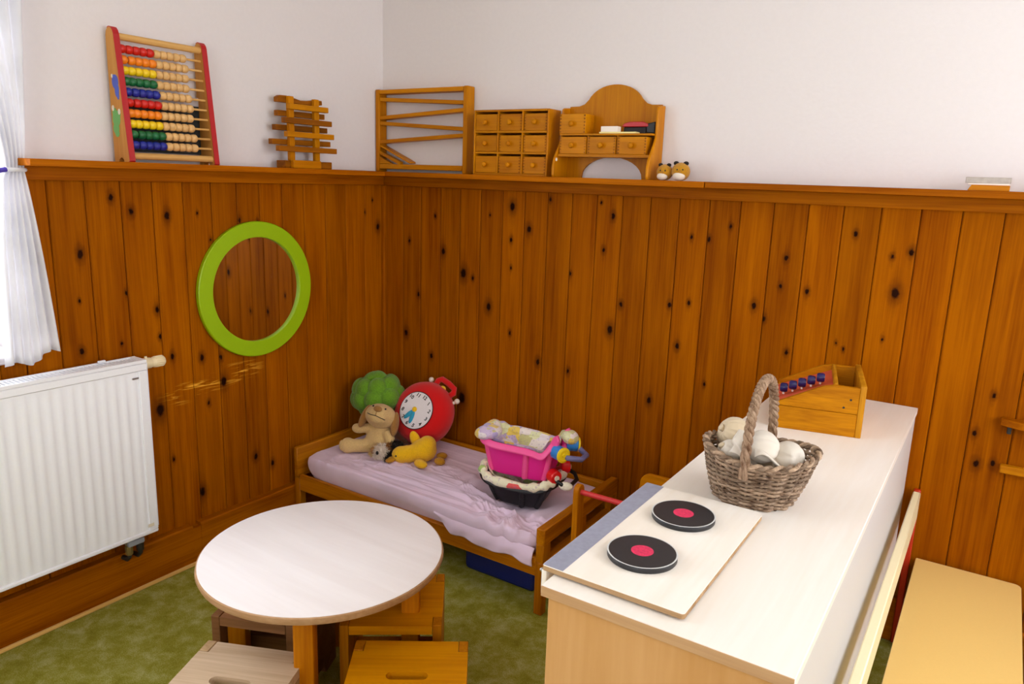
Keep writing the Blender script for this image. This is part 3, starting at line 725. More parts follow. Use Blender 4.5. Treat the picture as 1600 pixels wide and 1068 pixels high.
# ------------------------------------------------------------------ stools
def slot(cx, cy, w, h, n=8):
    return [(cx + w / 2 - h / 2 + h / 2 * math.cos(a), cy + h / 2 * math.sin(a)) for a in [(-PI / 2 + PI * i / n) for i in range(n + 1)]] + \
           [(cx - w / 2 + h / 2 + h / 2 * math.cos(a), cy + h / 2 * math.sin(a)) for a in [(PI / 2 + PI * i / n) for i in range(n + 1)]]
def stool(loc, ang, label, w, d, hh, top_m, side_m, with_slot=True):
    # local: x across (side panels at both x ends), y depth, origin at the floor centre
    t = thing('cube_stool', label, 'stool', (loc[0], loc[1], 0), (0, 0, ang), 'wooden stools around the round table')
    hw, hd, th = w / 2, d / 2, 0.026
    tw = 0.045                     # finger joints at the four corners
    nx = hw - 0.026
    poly = [(-nx, -hd), (nx, -hd), (nx, -hd + tw), (hw, -hd + tw), (hw, hd - tw), (nx, hd - tw), (nx, hd), (-nx, hd), (-nx, hd - tw), (-hw, hd - tw), (-hw, -hd + tw), (-nx, -hd + tw)]
    b = B(); b.prism(poly, hh - th, hh, 'z', holes=[slot(0, 0, 0.105, 0.03)] if with_slot else None)
    b.build('seat', top_m, t, smooth=False)
    for sx in (-1, 1):
        sp = B(); x0, x1 = (sx * nx, sx * hw) if sx > 0 else (-hw, -nx)
        x0 += 0.0012 if sx > 0 else 0; x1 -= 0.0012 if sx < 0 else 0
        g = 0.0015
        pl = [(-hd, 0), (-hd * 0.45, 0), (-hd * 0.35, 0.03), (hd * 0.35, 0.03), (hd * 0.45, 0), (hd, 0), (hd, hh + 0.002), (hd - tw + g, hh + 0.002), (hd - tw + g, hh - th - g), (-hd + tw - g, hh - th - g), (-hd + tw - g, hh + 0.002), (-hd, hh + 0.002)]
        sp.prism(pl, x0, x1, 'x', bev=0.0015); sp.build('side_panel', side_m, t, smooth=False)
    B().box((-nx, -0.012, 0.10), (nx, 0.012, 0.15), 0.003).build('stretcher', side_m, t)
    return t
def stool_at(tl, tr, depth, label, top_m, side_m, hh=0.28, w=None):
    tl = Vector(tl); tr = Vector(tr); u = (tr - tl); W = u.length if w is None else w; u.normalize(); n = Vector((u.y, -u.x))
    c = tl + u * W / 2 + n * depth / 2
    stool(c, math.atan2(u.y, u.x), label, W, depth, hh, top_m, side_m)
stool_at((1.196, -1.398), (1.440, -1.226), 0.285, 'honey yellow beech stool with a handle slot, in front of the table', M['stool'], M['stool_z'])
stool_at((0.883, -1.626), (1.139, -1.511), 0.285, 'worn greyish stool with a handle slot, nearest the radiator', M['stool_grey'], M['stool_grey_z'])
# the two pushed under the table top
def rect_from(p, q, depth, label, tm, sm, hh=0.28):
    # p->q is the near edge seen from the camera, depth goes away from it
    p = Vector(p); q = Vector(q); u = (q - p); W = u.length; u.normalize(); n = Vector((-u.y, u.x))
    c = p + u * W / 2 + n * depth / 2
    stool(c, math.atan2(u.y, u.x), label, W, depth, hh, tm, sm)
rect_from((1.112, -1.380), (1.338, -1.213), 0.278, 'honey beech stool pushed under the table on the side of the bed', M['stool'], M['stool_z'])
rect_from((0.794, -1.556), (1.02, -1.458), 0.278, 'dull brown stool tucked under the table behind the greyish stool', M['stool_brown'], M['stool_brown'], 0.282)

# ------------------------------------------------------------------ bench
t = thing('bench', 'yellow child bench with cream backrest beside the counter', 'bench', (2.52, -0.6, 0))
def L(x, y, z): return (x - 2.52, y + 0.6, z)
b = B(); b.box(L(2.392, -1.28, 0.298), L(2.684, -0.030, 0.318), 0.004)
pl = []
for cx_, cy_, a0 in ((2.684 - 0.02, -0.030 - 0.02, 0), (2.392 + 0.003, -0.030 - 0.003, 90), (2.392 + 0.003, -1.28 + 0.003, 180), (2.684 - 0.02, -1.28 + 0.02, 270)):
    r = 0.02 if cx_ > 2.5 else 0.003
    pl += [(x - 2.52, y + 0.6) for x, y in arc(cx_, cy_, r, a0, a0 + 90, 6)]
b = B(); b.prism(pl, 0.298, 0.318, 'z', bev=0.0015); b.build('seat', M['bench'], t, smooth=False)
B().box(L(2.356, -1.28, 0.462), L(2.378, -0.052, 0.552), 0.003).build('backrest', M['bench_back'], t)
for y in (-0.050, -1.30):
    b = B(); b.box(L(2.357, y, 0.0), L(2.377, y + 0.02, 0.556), 0.003); b.build('back_post', M['orange_wood'], t)
for y in (-0.09, -1.26):
    b = B(); b.box(L(2.40, y, 0.0), L(2.67, y + 0.02, 0.298), 0.003); b.build('leg_panel', M['orange_wood'], t)
B().box(L(2.50, -1.24, 0.2), L(2.52, -0.09, 0.297), 0.003).build('stretcher', M['bench'], t)
t = thing('grey_bag', 'grey fabric bag on the floor past the end of the yellow bench', 'bag', (2.83, -0.13, 0))
b = B(); b.ell((0, 0, 0.10), (0.105, 0.09, 0.10)); b.ell((0, 0, 0.16), (0.08, 0.06, 0.09)); link('bag_body', remesh(b, 0.012), M['grey_fabric'], t)
b = B(); b.tube([(-0.06, 0, 0.22), (-0.04, 0, 0.29), (0.04, 0, 0.29), (0.06, 0, 0.22)], 0.006, 8); b.build('handle', M['black'], t)

# pegs / wooden battens fixed on the plank wall, right end
t = thing('wall_batten', 'upper pine batten with rounded end fixed on the plank wall', 'batten', (2.70, -0.02, 0.815), group='battens on the plank wall')
b = B(); b.prism([(-0.145, 0.0), (-0.145, -0.022), (-0.09, -0.045), (0.3, -0.045), (0.3, 0.0)], 0.0, 0.022, 'z', bev=0.002); b.build('ledge', M['pine_trim_x'], t, smooth=False)
B().box((-0.125, -0.016, -0.025), (-0.113, 0.0, 0.0), 0.002).build('bracket', M['dark'], t)
B().box((0.2, -0.016, -0.025), (0.212, 0.0, 0.0), 0.002).build('bracket', M['dark'], t)
b = B(); b.box((2.574, -0.036, 0.664), (3.0, -0.02, 0.692), 0.003); tag(b.build('wall_batten', M['honey_x']), 'lower flat yellow pine batten screwed to the plank wall', 'batten', 'battens on the plank wall')

# ------------------------------------------------------------------ abacus
t = thing('abacus', 'wooden counting frame with ten rows of coloured beads and red edges', 'abacus', (0.0, -1.12, SHZ))
def side_poly(off=0.0, w=0.0):
    # x, z ; back straight, front slanted, little feet
    return [(0.012, 0.0), (0.036, 0.0), (0.040, 0.008), (0.048, 0.013), (0.056, 0.013), (0.064, 0.008), (0.068, 0.0), (0.094, 0.0), (0.098, 0.004), (0.056, 0.392), (0.052, 0.403), (0.044, 0.411), (0.034, 0.414), (0.024, 0.411), (0.016, 0.403), (0.012, 0.390)]
for y0, lab in ((-0.167, 'L'), (0.146, 'R')):
    b = B(); b.prism([(p[0], p[1]) for p in side_poly()], y0, y0 + 0.018, 'y'); sp = b.build('side_panel', M['abacus_wood'], t, smooth=False)
    b = B()
    pts = [(0.092, 0.0), (0.098, 0.004), (0.056, 0.392), (0.052, 0.403), (0.044, 0.411), (0.034, 0.414), (0.024, 0.411)]
    outer = [(0.097, 0.0), (0.1005, 0.004), (0.0585, 0.393), (0.054, 0.405), (0.0455, 0.4135), (0.034, 0.4165), (0.024, 0.4135)]
    b.prism(pts[:] + outer[::-1], y0 - 0.0006, y0 + 0.0186, 'y'); b.build('red_edge', M['red'], sp, smooth=False)
    if lab == 'L':
        # flat printed animals on the outer face
        def blob(nm, mat, cs, dy):
            b = B()
            for q_, (cx_, cz_, rx_, rz_) in enumerate(cs):
                b.lathe([(1.0, 0.0), (1.0, 0.0006 + dy + 0.00015 * q_)], 20, Matrix.Translation((cx_, y0 - 0.0001, cz_)) @ Matrix.Rotation(PI / 2, 4, 'X') @ Matrix.Diagonal((rx_, rz_, 1, 1)))
            b.build(nm, mat, sp, smooth=False)
        blob('blue_animal_print', M['print_blue'], [(0.048, 0.248, 0.018, 0.022), (0.055, 0.222, 0.012, 0.022), (0.060, 0.205, 0.006, 0.012), (0.040, 0.262, 0.008, 0.008)], 0)
        blob('green_frog_print', M['print_green'], [(0.040, 0.135, 0.022, 0.026), (0.032, 0.155, 0.012, 0.014), (0.056, 0.150, 0.009, 0.012), (0.036, 0.105, 0.017, 0.018), (0.040, 0.09, 0.012, 0.012)], 0)
        blob('eye_print', M['print_white'], [(0.026, 0.168, 0.006, 0.009), (0.060, 0.156, 0.006, 0.009), (0.034, 0.266, 0.004, 0.006)], 0.0012)
B().cyl((0.042, -0.150, 0.388), (0.042, 0.146, 0.388), 0.011, seg=14).build('top_bar', M['rod_wood'], t)
B().cyl((0.080, -0.150, 0.020), (0.080, 0.146, 0.020), 0.011, seg=14).build('bottom_bar', M['rod_wood'], t)
b = B(); b.box((0.018, -0.149, 0.035), (0.022, 0.146, 0.20), 0.0005); b.build('blackboard_panel', M['board_black'], t)
b = B(); b.box((0.018, -0.149, 0.2005), (0.022, 0.146, 0.23), 0.0005); b.build('backing_strip', M['acrylic'], t)
bead = B().lathe([(0.003, -0.0117), (0.0095, -0.0112), (0.0130, -0.0075), (0.0140, 0.0), (0.0130, 0.0075), (0.0095, 0.0112), (0.003, 0.0117)], 14, Matrix.Rotation(PI / 2, 4, 'X')).mesh('bead')
cols = ['bead_red', 'bead_orange', 'bead_yellow', 'bead_green', 'bead_blue'] * 2
bm_by = {}
for c_ in set(cols) | {'bead_wood'}:
    m_ = bead.copy(); m_.materials.append(M[c_]); bm_by[c_] = m_
for r in range(10):
    z = 0.352 - r * 0.0330; x = 0.044 + 0.036 * r / 9
    B().cyl((x, -0.150, z), (x, 0.147, z), 0.0038, seg=8).build('rod', M['rod_wood'], t)
    for i in range(10):
        y = -0.136 + i * 0.0236 + (0.0035 * math.sin(r * 1.7) if i > 0 else 0) + 0.002 * r / 9
        link('bead', bm_by[cols[r] if i < 5 else 'bead_wood'], None, t, (x, y, z), (0, R_.uniform(0, 6), 0))

# ------------------------------------------------------------------ marble tower
t = thing('marble_tower', 'small wooden tumbling tower of staggered brown slats', 'toy tower', (0.07, -0.535, SHZ))
def L(x, y, z): return (x - 0.07, y + 0.535, z - SHZ)
b = B(); b.box(L(0.035, -0.650, SHZ), L(0.088, -0.405, SHZ + 0.029), 0.002); b.build('base', M['brownwood'], t)
b = B(); b.box(L(0.0885, -0.626, SHZ), L(0.108, -0.482, SHZ + 0.031), 0.002); b.build('foot_block', M['honey_y'], t)
for y in (-0.603, -0.473):
    B().box(L(0.060, y - 0.013, SHZ + 0.029), L(0.078, y + 0.013, 1.782), 0.002).build('post', M['honey'], t)
def slat(x0, x1, ya, za, yb, zb, h, mat='brownwood'):
    b = B(); b.prism([(ya + 0.535, za - h / 2 - SHZ), (yb + 0.535, zb - h / 2 - SHZ), (yb + 0.535, zb + h / 2 - SHZ), (ya + 0.535, za + h / 2 - SHZ)], x0 - 0.07, x1 - 0.07, 'x', bev=0.0015)
    b.build('slat', M[mat], t, smooth=False)
for i, (ya, yb, z) in enumerate(((-0.632, -0.432, 1.742), (-0.657, -0.414, 1.689), (-0.646, -0.403, 1.6375), (-0.688, -0.389, 1.5815))):
    slat(0.0785, 0.102, ya, z, yb, z, 0.021, ('honey_y', 'brownwood')[i % 2])
for ya, za, yb, zb in ((-0.656, 1.716, -0.414, 1.718), (-0.668, 1.662, -0.400, 1.664), (-0.687, 1.607, -0.384, 1.610)):
    slat(0.036, 0.0595, ya, za, yb, zb, 0.021)
b = B()
pp = [(-0.655, 1.757), (-0.655, 1.775), (-0.64, 1.783), (-0.61, 1.784), (-0.58, 1.779), (-0.54, 1.772), (-0.50, 1.774), (-0.465, 1.781), (-0.428, 1.781), (-0.426, 1.764), (-0.46, 1.758)]
b.prism([(p[0] + 0.535, p[1] - SHZ) for p in pp], 0.036 - 0.07, 0.0595 - 0.07, 'x', bev=0.0015); b.build('curved_top_slat', M['brownwood'], t, smooth=False)

# ------------------------------------------------------------------ roller track
t = thing('marble_run', 'rectangular wooden marble run frame with zigzag tracks on the corner shelf', 'marble run', (0.26, -0.03, SHZ))
ry = (-0.026, 0.026)
def L2(x, z): return (x - 0.26, z - SHZ)
def bar(p, q, h, y0, y1, nm, mat='honey_x', parent=t, bev=0.0015):
    (x0, z0), (x1, z1) = p, q
    b = B(); b.prism([L2(x0, z0 - h / 2), L2(x1, z1 - h / 2), L2(x1, z1 + h / 2), L2(x0, z0 + h / 2)], y0, y1, 'y', bev=bev)
    return b.build(nm, M[mat], parent, smooth=False)
def box2(x0, x1, z0, z1, y0, y1, nm, mat='honey', bev=0.003):
    b = B(); b.box((x0 - 0.26, y0, z0 - SHZ), (x1 - 0.26, y1, z1 - SHZ), bev); return b.build(nm, M[mat], t)
box2(0.004, 0.027, SHZ, 1.868, -0.026, 0.026, 'upright')
box2(0.503, 0.526, SHZ, 1.868, -0.026, 0.026, 'upright')
box2(0.0275, 0.5025, 1.848, 1.866, -0.026, 0.026, 'top_rail', 'honey_x', 0.002)
box2(0.0275, 0.5025, SHZ + 0.012, SHZ + 0.034, -0.026, 0.026, 'bottom_rail', 'honey_x', 0.002)
for p, q in (((0.028, 1.826), (0.502, 1.802)), ((0.028, 1.745), (0.502, 1.772)), ((0.028, 1.722), (0.502, 1.694)), ((0.028, 1.640), (0.502, 1.668))):
    bar(p, q, 0.016, -0.022, 0.022, 'track')
bar((0.03, 1.622), (0.205, 1.550), 0.008, -0.022, 0.022, 'chute')
bar((0.028, 1.592), (0.150, 1.545), 0.014, -0.0255, 0.0, 'chute_guard')
b = B(); b.prism([L2(0.028, 1.543), L2(0.10, 1.543), L2(0.028, 1.575)], -0.0255, -0.006, 'y', bev=0.001); b.build('corner_block', M['honey_x'], t, smooth=False)
for i in range(4):
    b = B(); b.ell((0.052 + i * 0.023 - 0.26, -0.012, 1.609 - 0.0095 * i - SHZ), (0.0035, 0.0035, 0.0035), 10, 8); b.build('marble', M['white_card'], t)

# ------------------------------------------------------------------ small drawer chest
knobp = [(0.004, 0), (0.0045, 0.004), (0.0095, 0.008), (0.011, 0.013), (0.009, 0.018), (0.004, 0.0205), (0.0, 0.021)]
kq = Vector((0, -1, 0)).to_track_quat('Z', 'Y').to_matrix().to_4x4()
knob_me = B().lathe(knobp, 16, kq).mesh('knob'); knob_me.materials.append(M['honey'])
def drawer(parent, x0, x1, z0, z1, yf, depth, name='drawer', tick=True):
    d = B().box((x0, yf, z0), (x1, yf + depth, z1), 0.0015).build(name, M['honey_x'], parent)
    link('knob', knob_me, None, d, ((x0 + x1) / 2, yf - 0.0005, (z0 + z1) / 2))
    if tick:
        b = B()
        nt = 6
        for sx in (0, 1):
            for i in range(nt):
                z = z0 + (z1 - z0) * (i + 0.5) / nt; xx = x0 + 0.0015 if sx == 0 else x1 - 0.0075
                b.box((xx, yf - 0.0006, z - (z1 - z0) / nt * 0.22), (xx + 0.006, yf + 0.0004, z + (z1 - z0) / nt * 0.22))
        b.build('dovetails', M['brownwood'], d, smooth=False)['kind'] = 'stuff'
    return d
t = thing('drawer_chest', 'honey wood chest of nine little knobbed drawers on the shelf', 'drawer unit', (0.773, -0.055, SHZ))
cw, chh = 0.358, 0.256
hw = cw / 2; yb_, yf_ = 0.048, -0.045
b = B(); b.box((-hw, yf_, 0), (-hw + 0.008, yb_, chh), 0.002); b.build('side_panel', M['honey'], t)
b = B(); b.box((hw - 0.008, yf_, 0), (hw, yb_, chh), 0.002); b.build('side_panel', M['honey'], t)
for i in range(4):
    z = [0.0, 0.084, 0.166, chh - 0.008][i]
    B().box((-hw + 0.008, yf_, z), (hw - 0.008, yb_, z + 0.008), 0.001).build('shelf_board', M['honey_x'], t)
for i in (1, 2):
    x = -hw + 0.004 + i * (cw - 0.008) / 3
    for j in range(3):
        z0 = [0.008, 0.092, 0.174][j]; z1 = [0.084, 0.166, chh - 0.008][j]
        B().box((x - 0.003, yf_ + 0.0005, z0), (x + 0.003, yb_ - 0.004, z1), 0.0005).build('divider', M['honey'], t)
B().box((-hw + 0.008, yb_ - 0.004, 0.008), (hw - 0.008, yb_, chh - 0.008)).build('back_board', M['brownwood'], t)
for i in range(3):
    for j in range(3):
        pw = (cw - 0.008) / 3
        x0 = -hw + 0.004 + i * pw + 0.0055; x1 = x0 + pw - 0.011
        z0 = [0.0085, 0.0925, 0.1745][j]; z1 = [0.084, 0.166, chh - 0.008][j] - 0.009
        drawer(t, x0, x1, z0, z1, yf_ + R_.uniform(0.002, 0.005), 0.08, tick=(i > 0))

# ------------------------------------------------------------------ arched spice rack shelf
t = thing('arched_rack', 'honey wood rack with arched back and three small drawers', 'rack', (1.187, -0.06, SHZ))
def lx(x): return x - 1.187
def lz(z): return z - SHZ
# back board with ogee arch and an arched cut-out below
xl, xr = -0.190, 0.190
top = [(xl, 0.268)] + [(-0.15, 0.269), (-0.128, 0.276)]
top += [(0.118 * math.cos(math.radians(a)) * 1.0 + 0.0, 0.262 + 0.083 * math.sin(math.radians(a))) for a in range(158, 21, -8)]
top += [(0.128, 0.276), (0.15, 0.269), (xr, 0.268)]
arch = [(0.128 * math.cos(math.radians(a)), 0.004 + 0.076 * math.sin(math.radians(a))) for a in range(0, 181, 12)]
poly = top + [(xr, 0.0), (0.128, 0.0)] + arch[0:] + [(-0.128, 0.0), (xl, 0.0)]
b = B(); b.prism(poly, 0.044, 0.054, 'y'); b.build('back_board', M['honey'], t, smooth=False)
side = [(0.055, 0.0), (-0.062, 0.0), (-0.066, 0.008), (-0.066, 0.04), (-0.058, 0.068), (-0.040, 0.095), (-0.018, 0.125), (-0.006, 0.150), (-0.004, 0.175), (-0.004, 0.246), (0.0, 0.256), (0.008, 0.260), (0.055, 0.264)]
for x0 in (-0.200, 0.190):
    b = B(); b.prism(side, x0, x0 + 0.010, 'x', bev=0.002); sp = b.build('side_panel', M['honey'], t, smooth=False)
    if x0 < 0:
        b = B(); b.cyl((-0.1905, -0.048, 0.066), (-0.1885, -0.048, 0.066), 0.0065, seg=14); b.build('screw_cap', M['white_card'], sp)
B().box((-0.190, -0.030, lz(1.664)), (0.190, 0.044, lz(1.671)), 0.001).build('shelf_board', M['honey_x'], t)
B().box((-0.190, -0.038, lz(1.585)), (0.190, 0.044, lz(1.596)), 0.001).build('shelf_board', M['honey_x'], t)
for i in range(3):
    x0 = -0.188 + i * 0.1225
    drawer(t, x0 + 0.003, x0 + 0.117, lz(1.5965), lz(1.659), -0.036, 0.07)
    if i: B().box((x0 - 0.003, -0.030, lz(1.597)), (x0 + 0.0, 0.042, lz(1.6635))).build('divider', M['honey'], t)
d = thing('loose_drawer', 'small knobbed drawer box standing on the arched rack, upper shelf', 'drawer', (1.055, -0.06, 1.671))
drawer(d, -0.060, 0.052, 0.0, 0.072, -0.030, 0.07, 'drawer_box')
b = B(); b.box((0.0, 0, 0), (0.148, 0.035, 0.006), 0.001); tag(b.build('card_tray', M['card_yellow'], None, (1.165, -0.088, 1.6711)), 'flat cream coloured card lying on the upper shelf of the arched rack', 'card')
b = B(); b.box((0, 0, 0), (0.068, 0.03, 0.020), 0.001); tag(b.build('paper_box', M['white_card'], None, (1.170, -0.086, 1.6771)), 'small white paper box on the cream card in the arched rack', 'box')
t = thing('hand_brush', 'toy hand brush with red back and black bristles on the rack', 'brush', (1.30, -0.037, 1.6711))
b = B(); b.box((-0.055, -0.013, 0.0), (0.035, 0.013, 0.026), 0.004); b.build('bristles', M['bristle'], t)
b = B(); b.prism([(-0.062, 0.026), (0.045, 0.026), (0.042, 0.036), (0.02, 0.044), (-0.03, 0.044), (-0.055, 0.037)], -0.014, 0.014, 'y', bev=0.002); b.build('brush_back', M['red'], t, smooth=False)
b = B(); b.prism([(0.036, 0.004), (0.070, 0.002), (0.070, 0.044), (0.036, 0.036)], -0.013, 0.013, 'y', bev=0.003); b.build('handle', M['black_plastic'], t, smooth=False)

# ------------------------------------------------------------------ two plush balls
def plush_ball(x, y, s, rz, label):
    t = thing('plush_bird', label, 'plush toy', (x, y, SHZ), (0, 0, rz), 'plush birds on the shelf')
    b = B(); b.ell((0, 0, 0.030 * s), (0.031 * s, 0.029 * s, 0.030 * s)); b.build('body', M['plush_amber'], t)
    b = B(); b.ell((-0.003, -0.017 * s, 0.015 * s), (0.021 * s, 0.016 * s, 0.0148 * s)); b.build('belly', M['fur_white'], t)
    for sx in (-1, 1):
        b = B(); b.ell((sx * 0.016 * s, -0.004, 0.057 * s), (0.009 * s, 0.006, 0.007 * s)); b.build('ear', M['plush_brown'] if 0 else M['fur_black'], t)
        b = B(); b.ell((sx * 0.009 * s, -0.0265 * s, 0.036 * s), (0.003, 0.002, 0.003), 8, 6); b.build('eye', M['black'], t)
    b = B(); b.ell((0, -0.030 * s, 0.031 * s), (0.003, 0.004, 0.002), 8, 6); b.build('beak', M['plush_brown'], t)
plush_ball(1.436, -0.090, 0.94, 0.1, 'small yellow plush bird touching the side of the arched rack')
plush_ball(1.495, -0.088, 1.06, 0.25, 'small yellow plush bird with white flank, farther from the rack')

# ------------------------------------------------------------------ small stand at the right end of the shelf
t = thing('card_stand', 'wood block holding a thin grey plate on the bare shelf', 'stand', (2.425, -0.07, SHZ))
b = B(); b.prism([(-0.052, 0), (0.052, 0), (0.052, 0.016), (-0.043, 0.016)], -0.015, 0.015, 'y', bev=0.001); b.build('wood_block', M['honey_x'], t, smooth=False)
b = B(); b.box((-0.052, -0.012, 0.016), (0.050, 0.012, 0.021), 0.001); b.build('clear_ledge', M['white_card'], t)
b = B(); b.box((-0.060, -0.003, 0.0211), (0.053, 0.003, 0.038), 0.001); b.build('plate', M['metal_plate'], t)

# ------------------------------------------------------------------ toy hob
t = thing('toy_hob', 'painted plywood toy hob plate hooked over the counter edge', 'toy hob', (2.02, -1.40, 0.82))
def L(x, y, z): return (x - 2.02, y + 1.40, z)
hx0, hx1, hy0, hy1 = 1.888, 2.150, -1.628, -1.168
pl = []
for cx_, cy_, a0, r in ((hx1, hy1, 0, 0.016), (hx0, hy1, 90, 0.004), (hx0, hy0, 180, 0.004), (hx1, hy0, 270, 0.006)):
    sx = -1 if cx_ == hx1 else 1; sy = -1 if cy_ == hy1 else 1
    pl += arc(cx_ + sx * r - 2.02, cy_ + sy * r + 1.40, r, a0, a0 + 90, 6)
b = B(); b.prism(pl, 0.004, 0.0128, 'z'); pb = b.build('plate', M['ply_edge'], t, smooth=False)
pl2 = [(p[0], p[1]) for p in pl]
b = B(); b.prism(pl2, 0.0128, 0.0140, 'z'); b.build('top_veneer', M['ply'], t, smooth=False)
b = B(); b.box(L(hx0 + 0.001, hy0 + 0.001, 0.0141), L(hx0 + 0.041, hy1 - 0.001, 0.0149), 0.0002); b.build('painted_strip', M['grey_paint'], t)
b = B(); b.box(L(hx0 - 0.002, hy0, -0.045), L(hx0 + 0.008, hy1, 0.0039), 0.002); b.build('front_lip', M['ply'], t)
b = B(); b.box(L(hx0 + 0.02, hy0 + 0.02, 0.0), L(hx1 - 0.02, hy0 + 0.04, 0.0039)); b.box(L(hx0 + 0.02, hy1 - 0.04, 0.0), L(hx1 - 0.02, hy1 - 0.02, 0.0039)); b.build('spacer', M['ply_edge'], t)
b = B(); b.ell(L(hx0 - 0.004, hy0 + 0.006, 0.0), (0.004, 0.004, 0.004), 10, 8); b.build('screw_head', M['steel'], t)
for (x, y) in ((2.022, -1.295), (2.019, -1.494)):
    o = B().lathe([(0.0625, 0.0141), (0.0635, 0.0155), (0.0635, 0.0235), (0.0625, 0.0250)], 48, Matrix.Translation(L(x, y, 0))).build('hotplate_disc', M['hob_black'], t)
    B().lathe([(0.0622, 0.0243), (0.0638, 0.0250), (0.0622, 0.02515), (0.0608, 0.02505)], 48, Matrix.Translation(L(x, y, 0))).build('chipped_rim', M['hob_chip'] if 'hob_chip' in M else M['hob_edge'], o)
    B().lathe([(0.061, 0.0249), (0.061, 0.0254), (0.0, 0.0254)], 48, Matrix.Translation(L(x, y, 0))).build('black_face', M['hob_black'], o)
    B().lathe([(0.0205, 0.0254), (0.0205, 0.0258), (0.0, 0.0258)], 28, Matrix.Translation(L(x, y, 0))).build('pink_dot', M['hob_pink'], o)

# ------------------------------------------------------------------ wicker basket with cloth vegetables
BC = (2.098, -1.070, 0.8203)
t = thing('wicker_basket', 'grey-brown wicker basket with a twisted handle on the counter', 'basket', BC)
def bprof(v):
    # half axes and centre shift at height fraction v
    return 0.078 + 0.040 * v ** 0.75, 0.066 + 0.036 * v ** 0.75, 0.114 * v
ROT = math.radians(12)
def bpt(a, v, off=0.0):
    ax, ay, z = bprof(v)
    x = (ax + off) * math.cos(a); y = (ay + off) * math.sin(a)
    lift = 0.012 * v * abs(math.cos(a)) ** 2 - 0.006 * v * abs(math.sin(a))
    x += 0.008 * v; 
    return Vector((x * math.cos(ROT) - y * math.sin(ROT), x * math.sin(ROT) + y * math.cos(ROT), z + lift))
NS = 22
for i in range(NS):
    a = 2 * PI * i / NS
    B().tube([bpt(a, k / 8) for k in range(9)], 0.0032, 6).build('stake', M['wicker'], t)
nrow = 21
for r in range(nrow):
    v = 0.03 + 0.92 * r / (nrow - 1)
    pts = []
    n = NS * 4
    for i in range(n):
        a = 2 * PI * i / n
        ph = math.cos(a * NS / 2 + (PI if r % 2 else 0))
        j = 0.006 * noise.noise(Vector((math.cos(a) * 3, math.sin(a) * 3, r * 3.1)))
        pts.append(bpt(a, v + j * 4, 0.0048 * ph))
    B().tube(pts, 0.0029 + 0.0007 * R_.random(), 6, True).build('weaver', M['wicker'], t)
for q in range(2):
    pts = [bpt(2 * PI * i / 120, 1.0, 0.0042 * math.cos(2 * PI * i / 120 * 17 + q * PI)) + Vector((0, 0, 0.004 * math.sin(2 * PI * i / 120 * 17 + q * PI))) for i in range(120)]
    B().tube(pts, 0.0046, 7, True).build('rim_braid', M['wicker'], t)
b = B().lathe([(0.0, 0.0), (0.9, 0.0), (1.0, 0.03), (1.0, 0.06), (0.0, 0.06)], 40, Matrix.Rotation(ROT, 4, 'Z') @ Matrix.Diagonal((0.076, 0.064, 0.1, 1))); b.build('base', M['wicker'], t)
# handle of two twisted strands
def hpt(s):
    a = PI * s
    ya, yb = -0.104, 0.086
    y = (ya + yb) / 2 - (yb - ya) / 2 * math.cos(a) * (1.0 if True else 1)
    z = 0.080 + 0.196 * math.sin(a) ** 0.62
    return Vector((0.004 + 0.006 * s, y, z))
for q in range(3):
    pts = []
    N = 150
    for i in range(N + 1):
        s = i / N; c = hpt(s); d = (hpt(min(1, s + 0.004)) - hpt(max(0, s - 0.004))).normalized()
        sd = d.cross(Vector((1, 0, 0))).normalized(); up = sd.cross(d)
        ph = s * 2 * PI * 11 + q * 2 * PI / 3
        pts.append(c + 0.0055 * (math.cos(ph) * sd + math.sin(ph) * up))
    B().tube(pts, 0.0058, 7).build('handle_strand', M['rope'], t)
def pumpkin(loc, r, label, mat, ribs=8, squash=0.85, rot=(0, 0, 0), stem=True, grp='cloth vegetables in the basket'):
    t = thing('cloth_pumpkin', label, 'cloth vegetable', loc, rot, grp)
    def fn(u, v):
        th = 2 * PI * u; ph = PI * v
        rr = r * (1 - 0.10 * (abs(math.cos(ribs * th / 2)) < 0.22) - 0.05 * (1 - abs(math.sin(ribs * th / 2))) ) * (math.sin(ph) ** 0.9 + 1e-4)
        zz = -math.cos(ph) * r * squash
        if v > 0.85: zz -= 0.25 * r * ((v - 0.85) / 0.15)
        return Vector((rr * math.cos(th), rr * math.sin(th), zz))
    b = B(); b.grid(64, 20, fn, True); bmesh.ops.remove_doubles(b.bm, verts=b.bm.verts[:], dist=2e-4); b.build('body', mat, t, angle=3)
    if stem:
        b = B(); b.cyl((0, 0, r * squash * 0.7), (0.004, 0, r * squash * 1.05), 0.007, 0.008, 10, 0.002); b.build('stem', M['linen_dark'], t)
    return t
zb = 0.82
pumpkin((2.118, -1.106, zb + 0.135), 0.036, 'round cream cloth pumpkin topping the pile in the wicker basket', M['linen'], rot=(0.25, -1.25, 0.3), ribs=5, squash=0.95)
pumpkin((2.038, -1.040, zb + 0.128), 0.039, 'brown-streaked cloth bulb with a knotted neck at the basket rim', M['linen_dark'], rot=(0.2, -1.2, 0.4), squash=0.95)
pumpkin((2.166, -1.082, zb + 0.118), 0.033, 'smooth grey-white cloth bulb by the far rim of the basket', M['linen'], ribs=3, rot=(1.4, 0.3, 0.9), stem=False, squash=1.1)
pumpkin((2.050, -1.112, zb + 0.108), 0.030, 'small cream cloth bulb by the near rim of the basket', M['linen'], rot=(0.3, -0.9, 0.1), ribs=5)
pumpkin((2.105, -1.035, zb + 0.085), 0.038, 'cream cloth gourd half hidden under the other cloth bulbs', M['linen_dark'], ribs=6, stem=False)
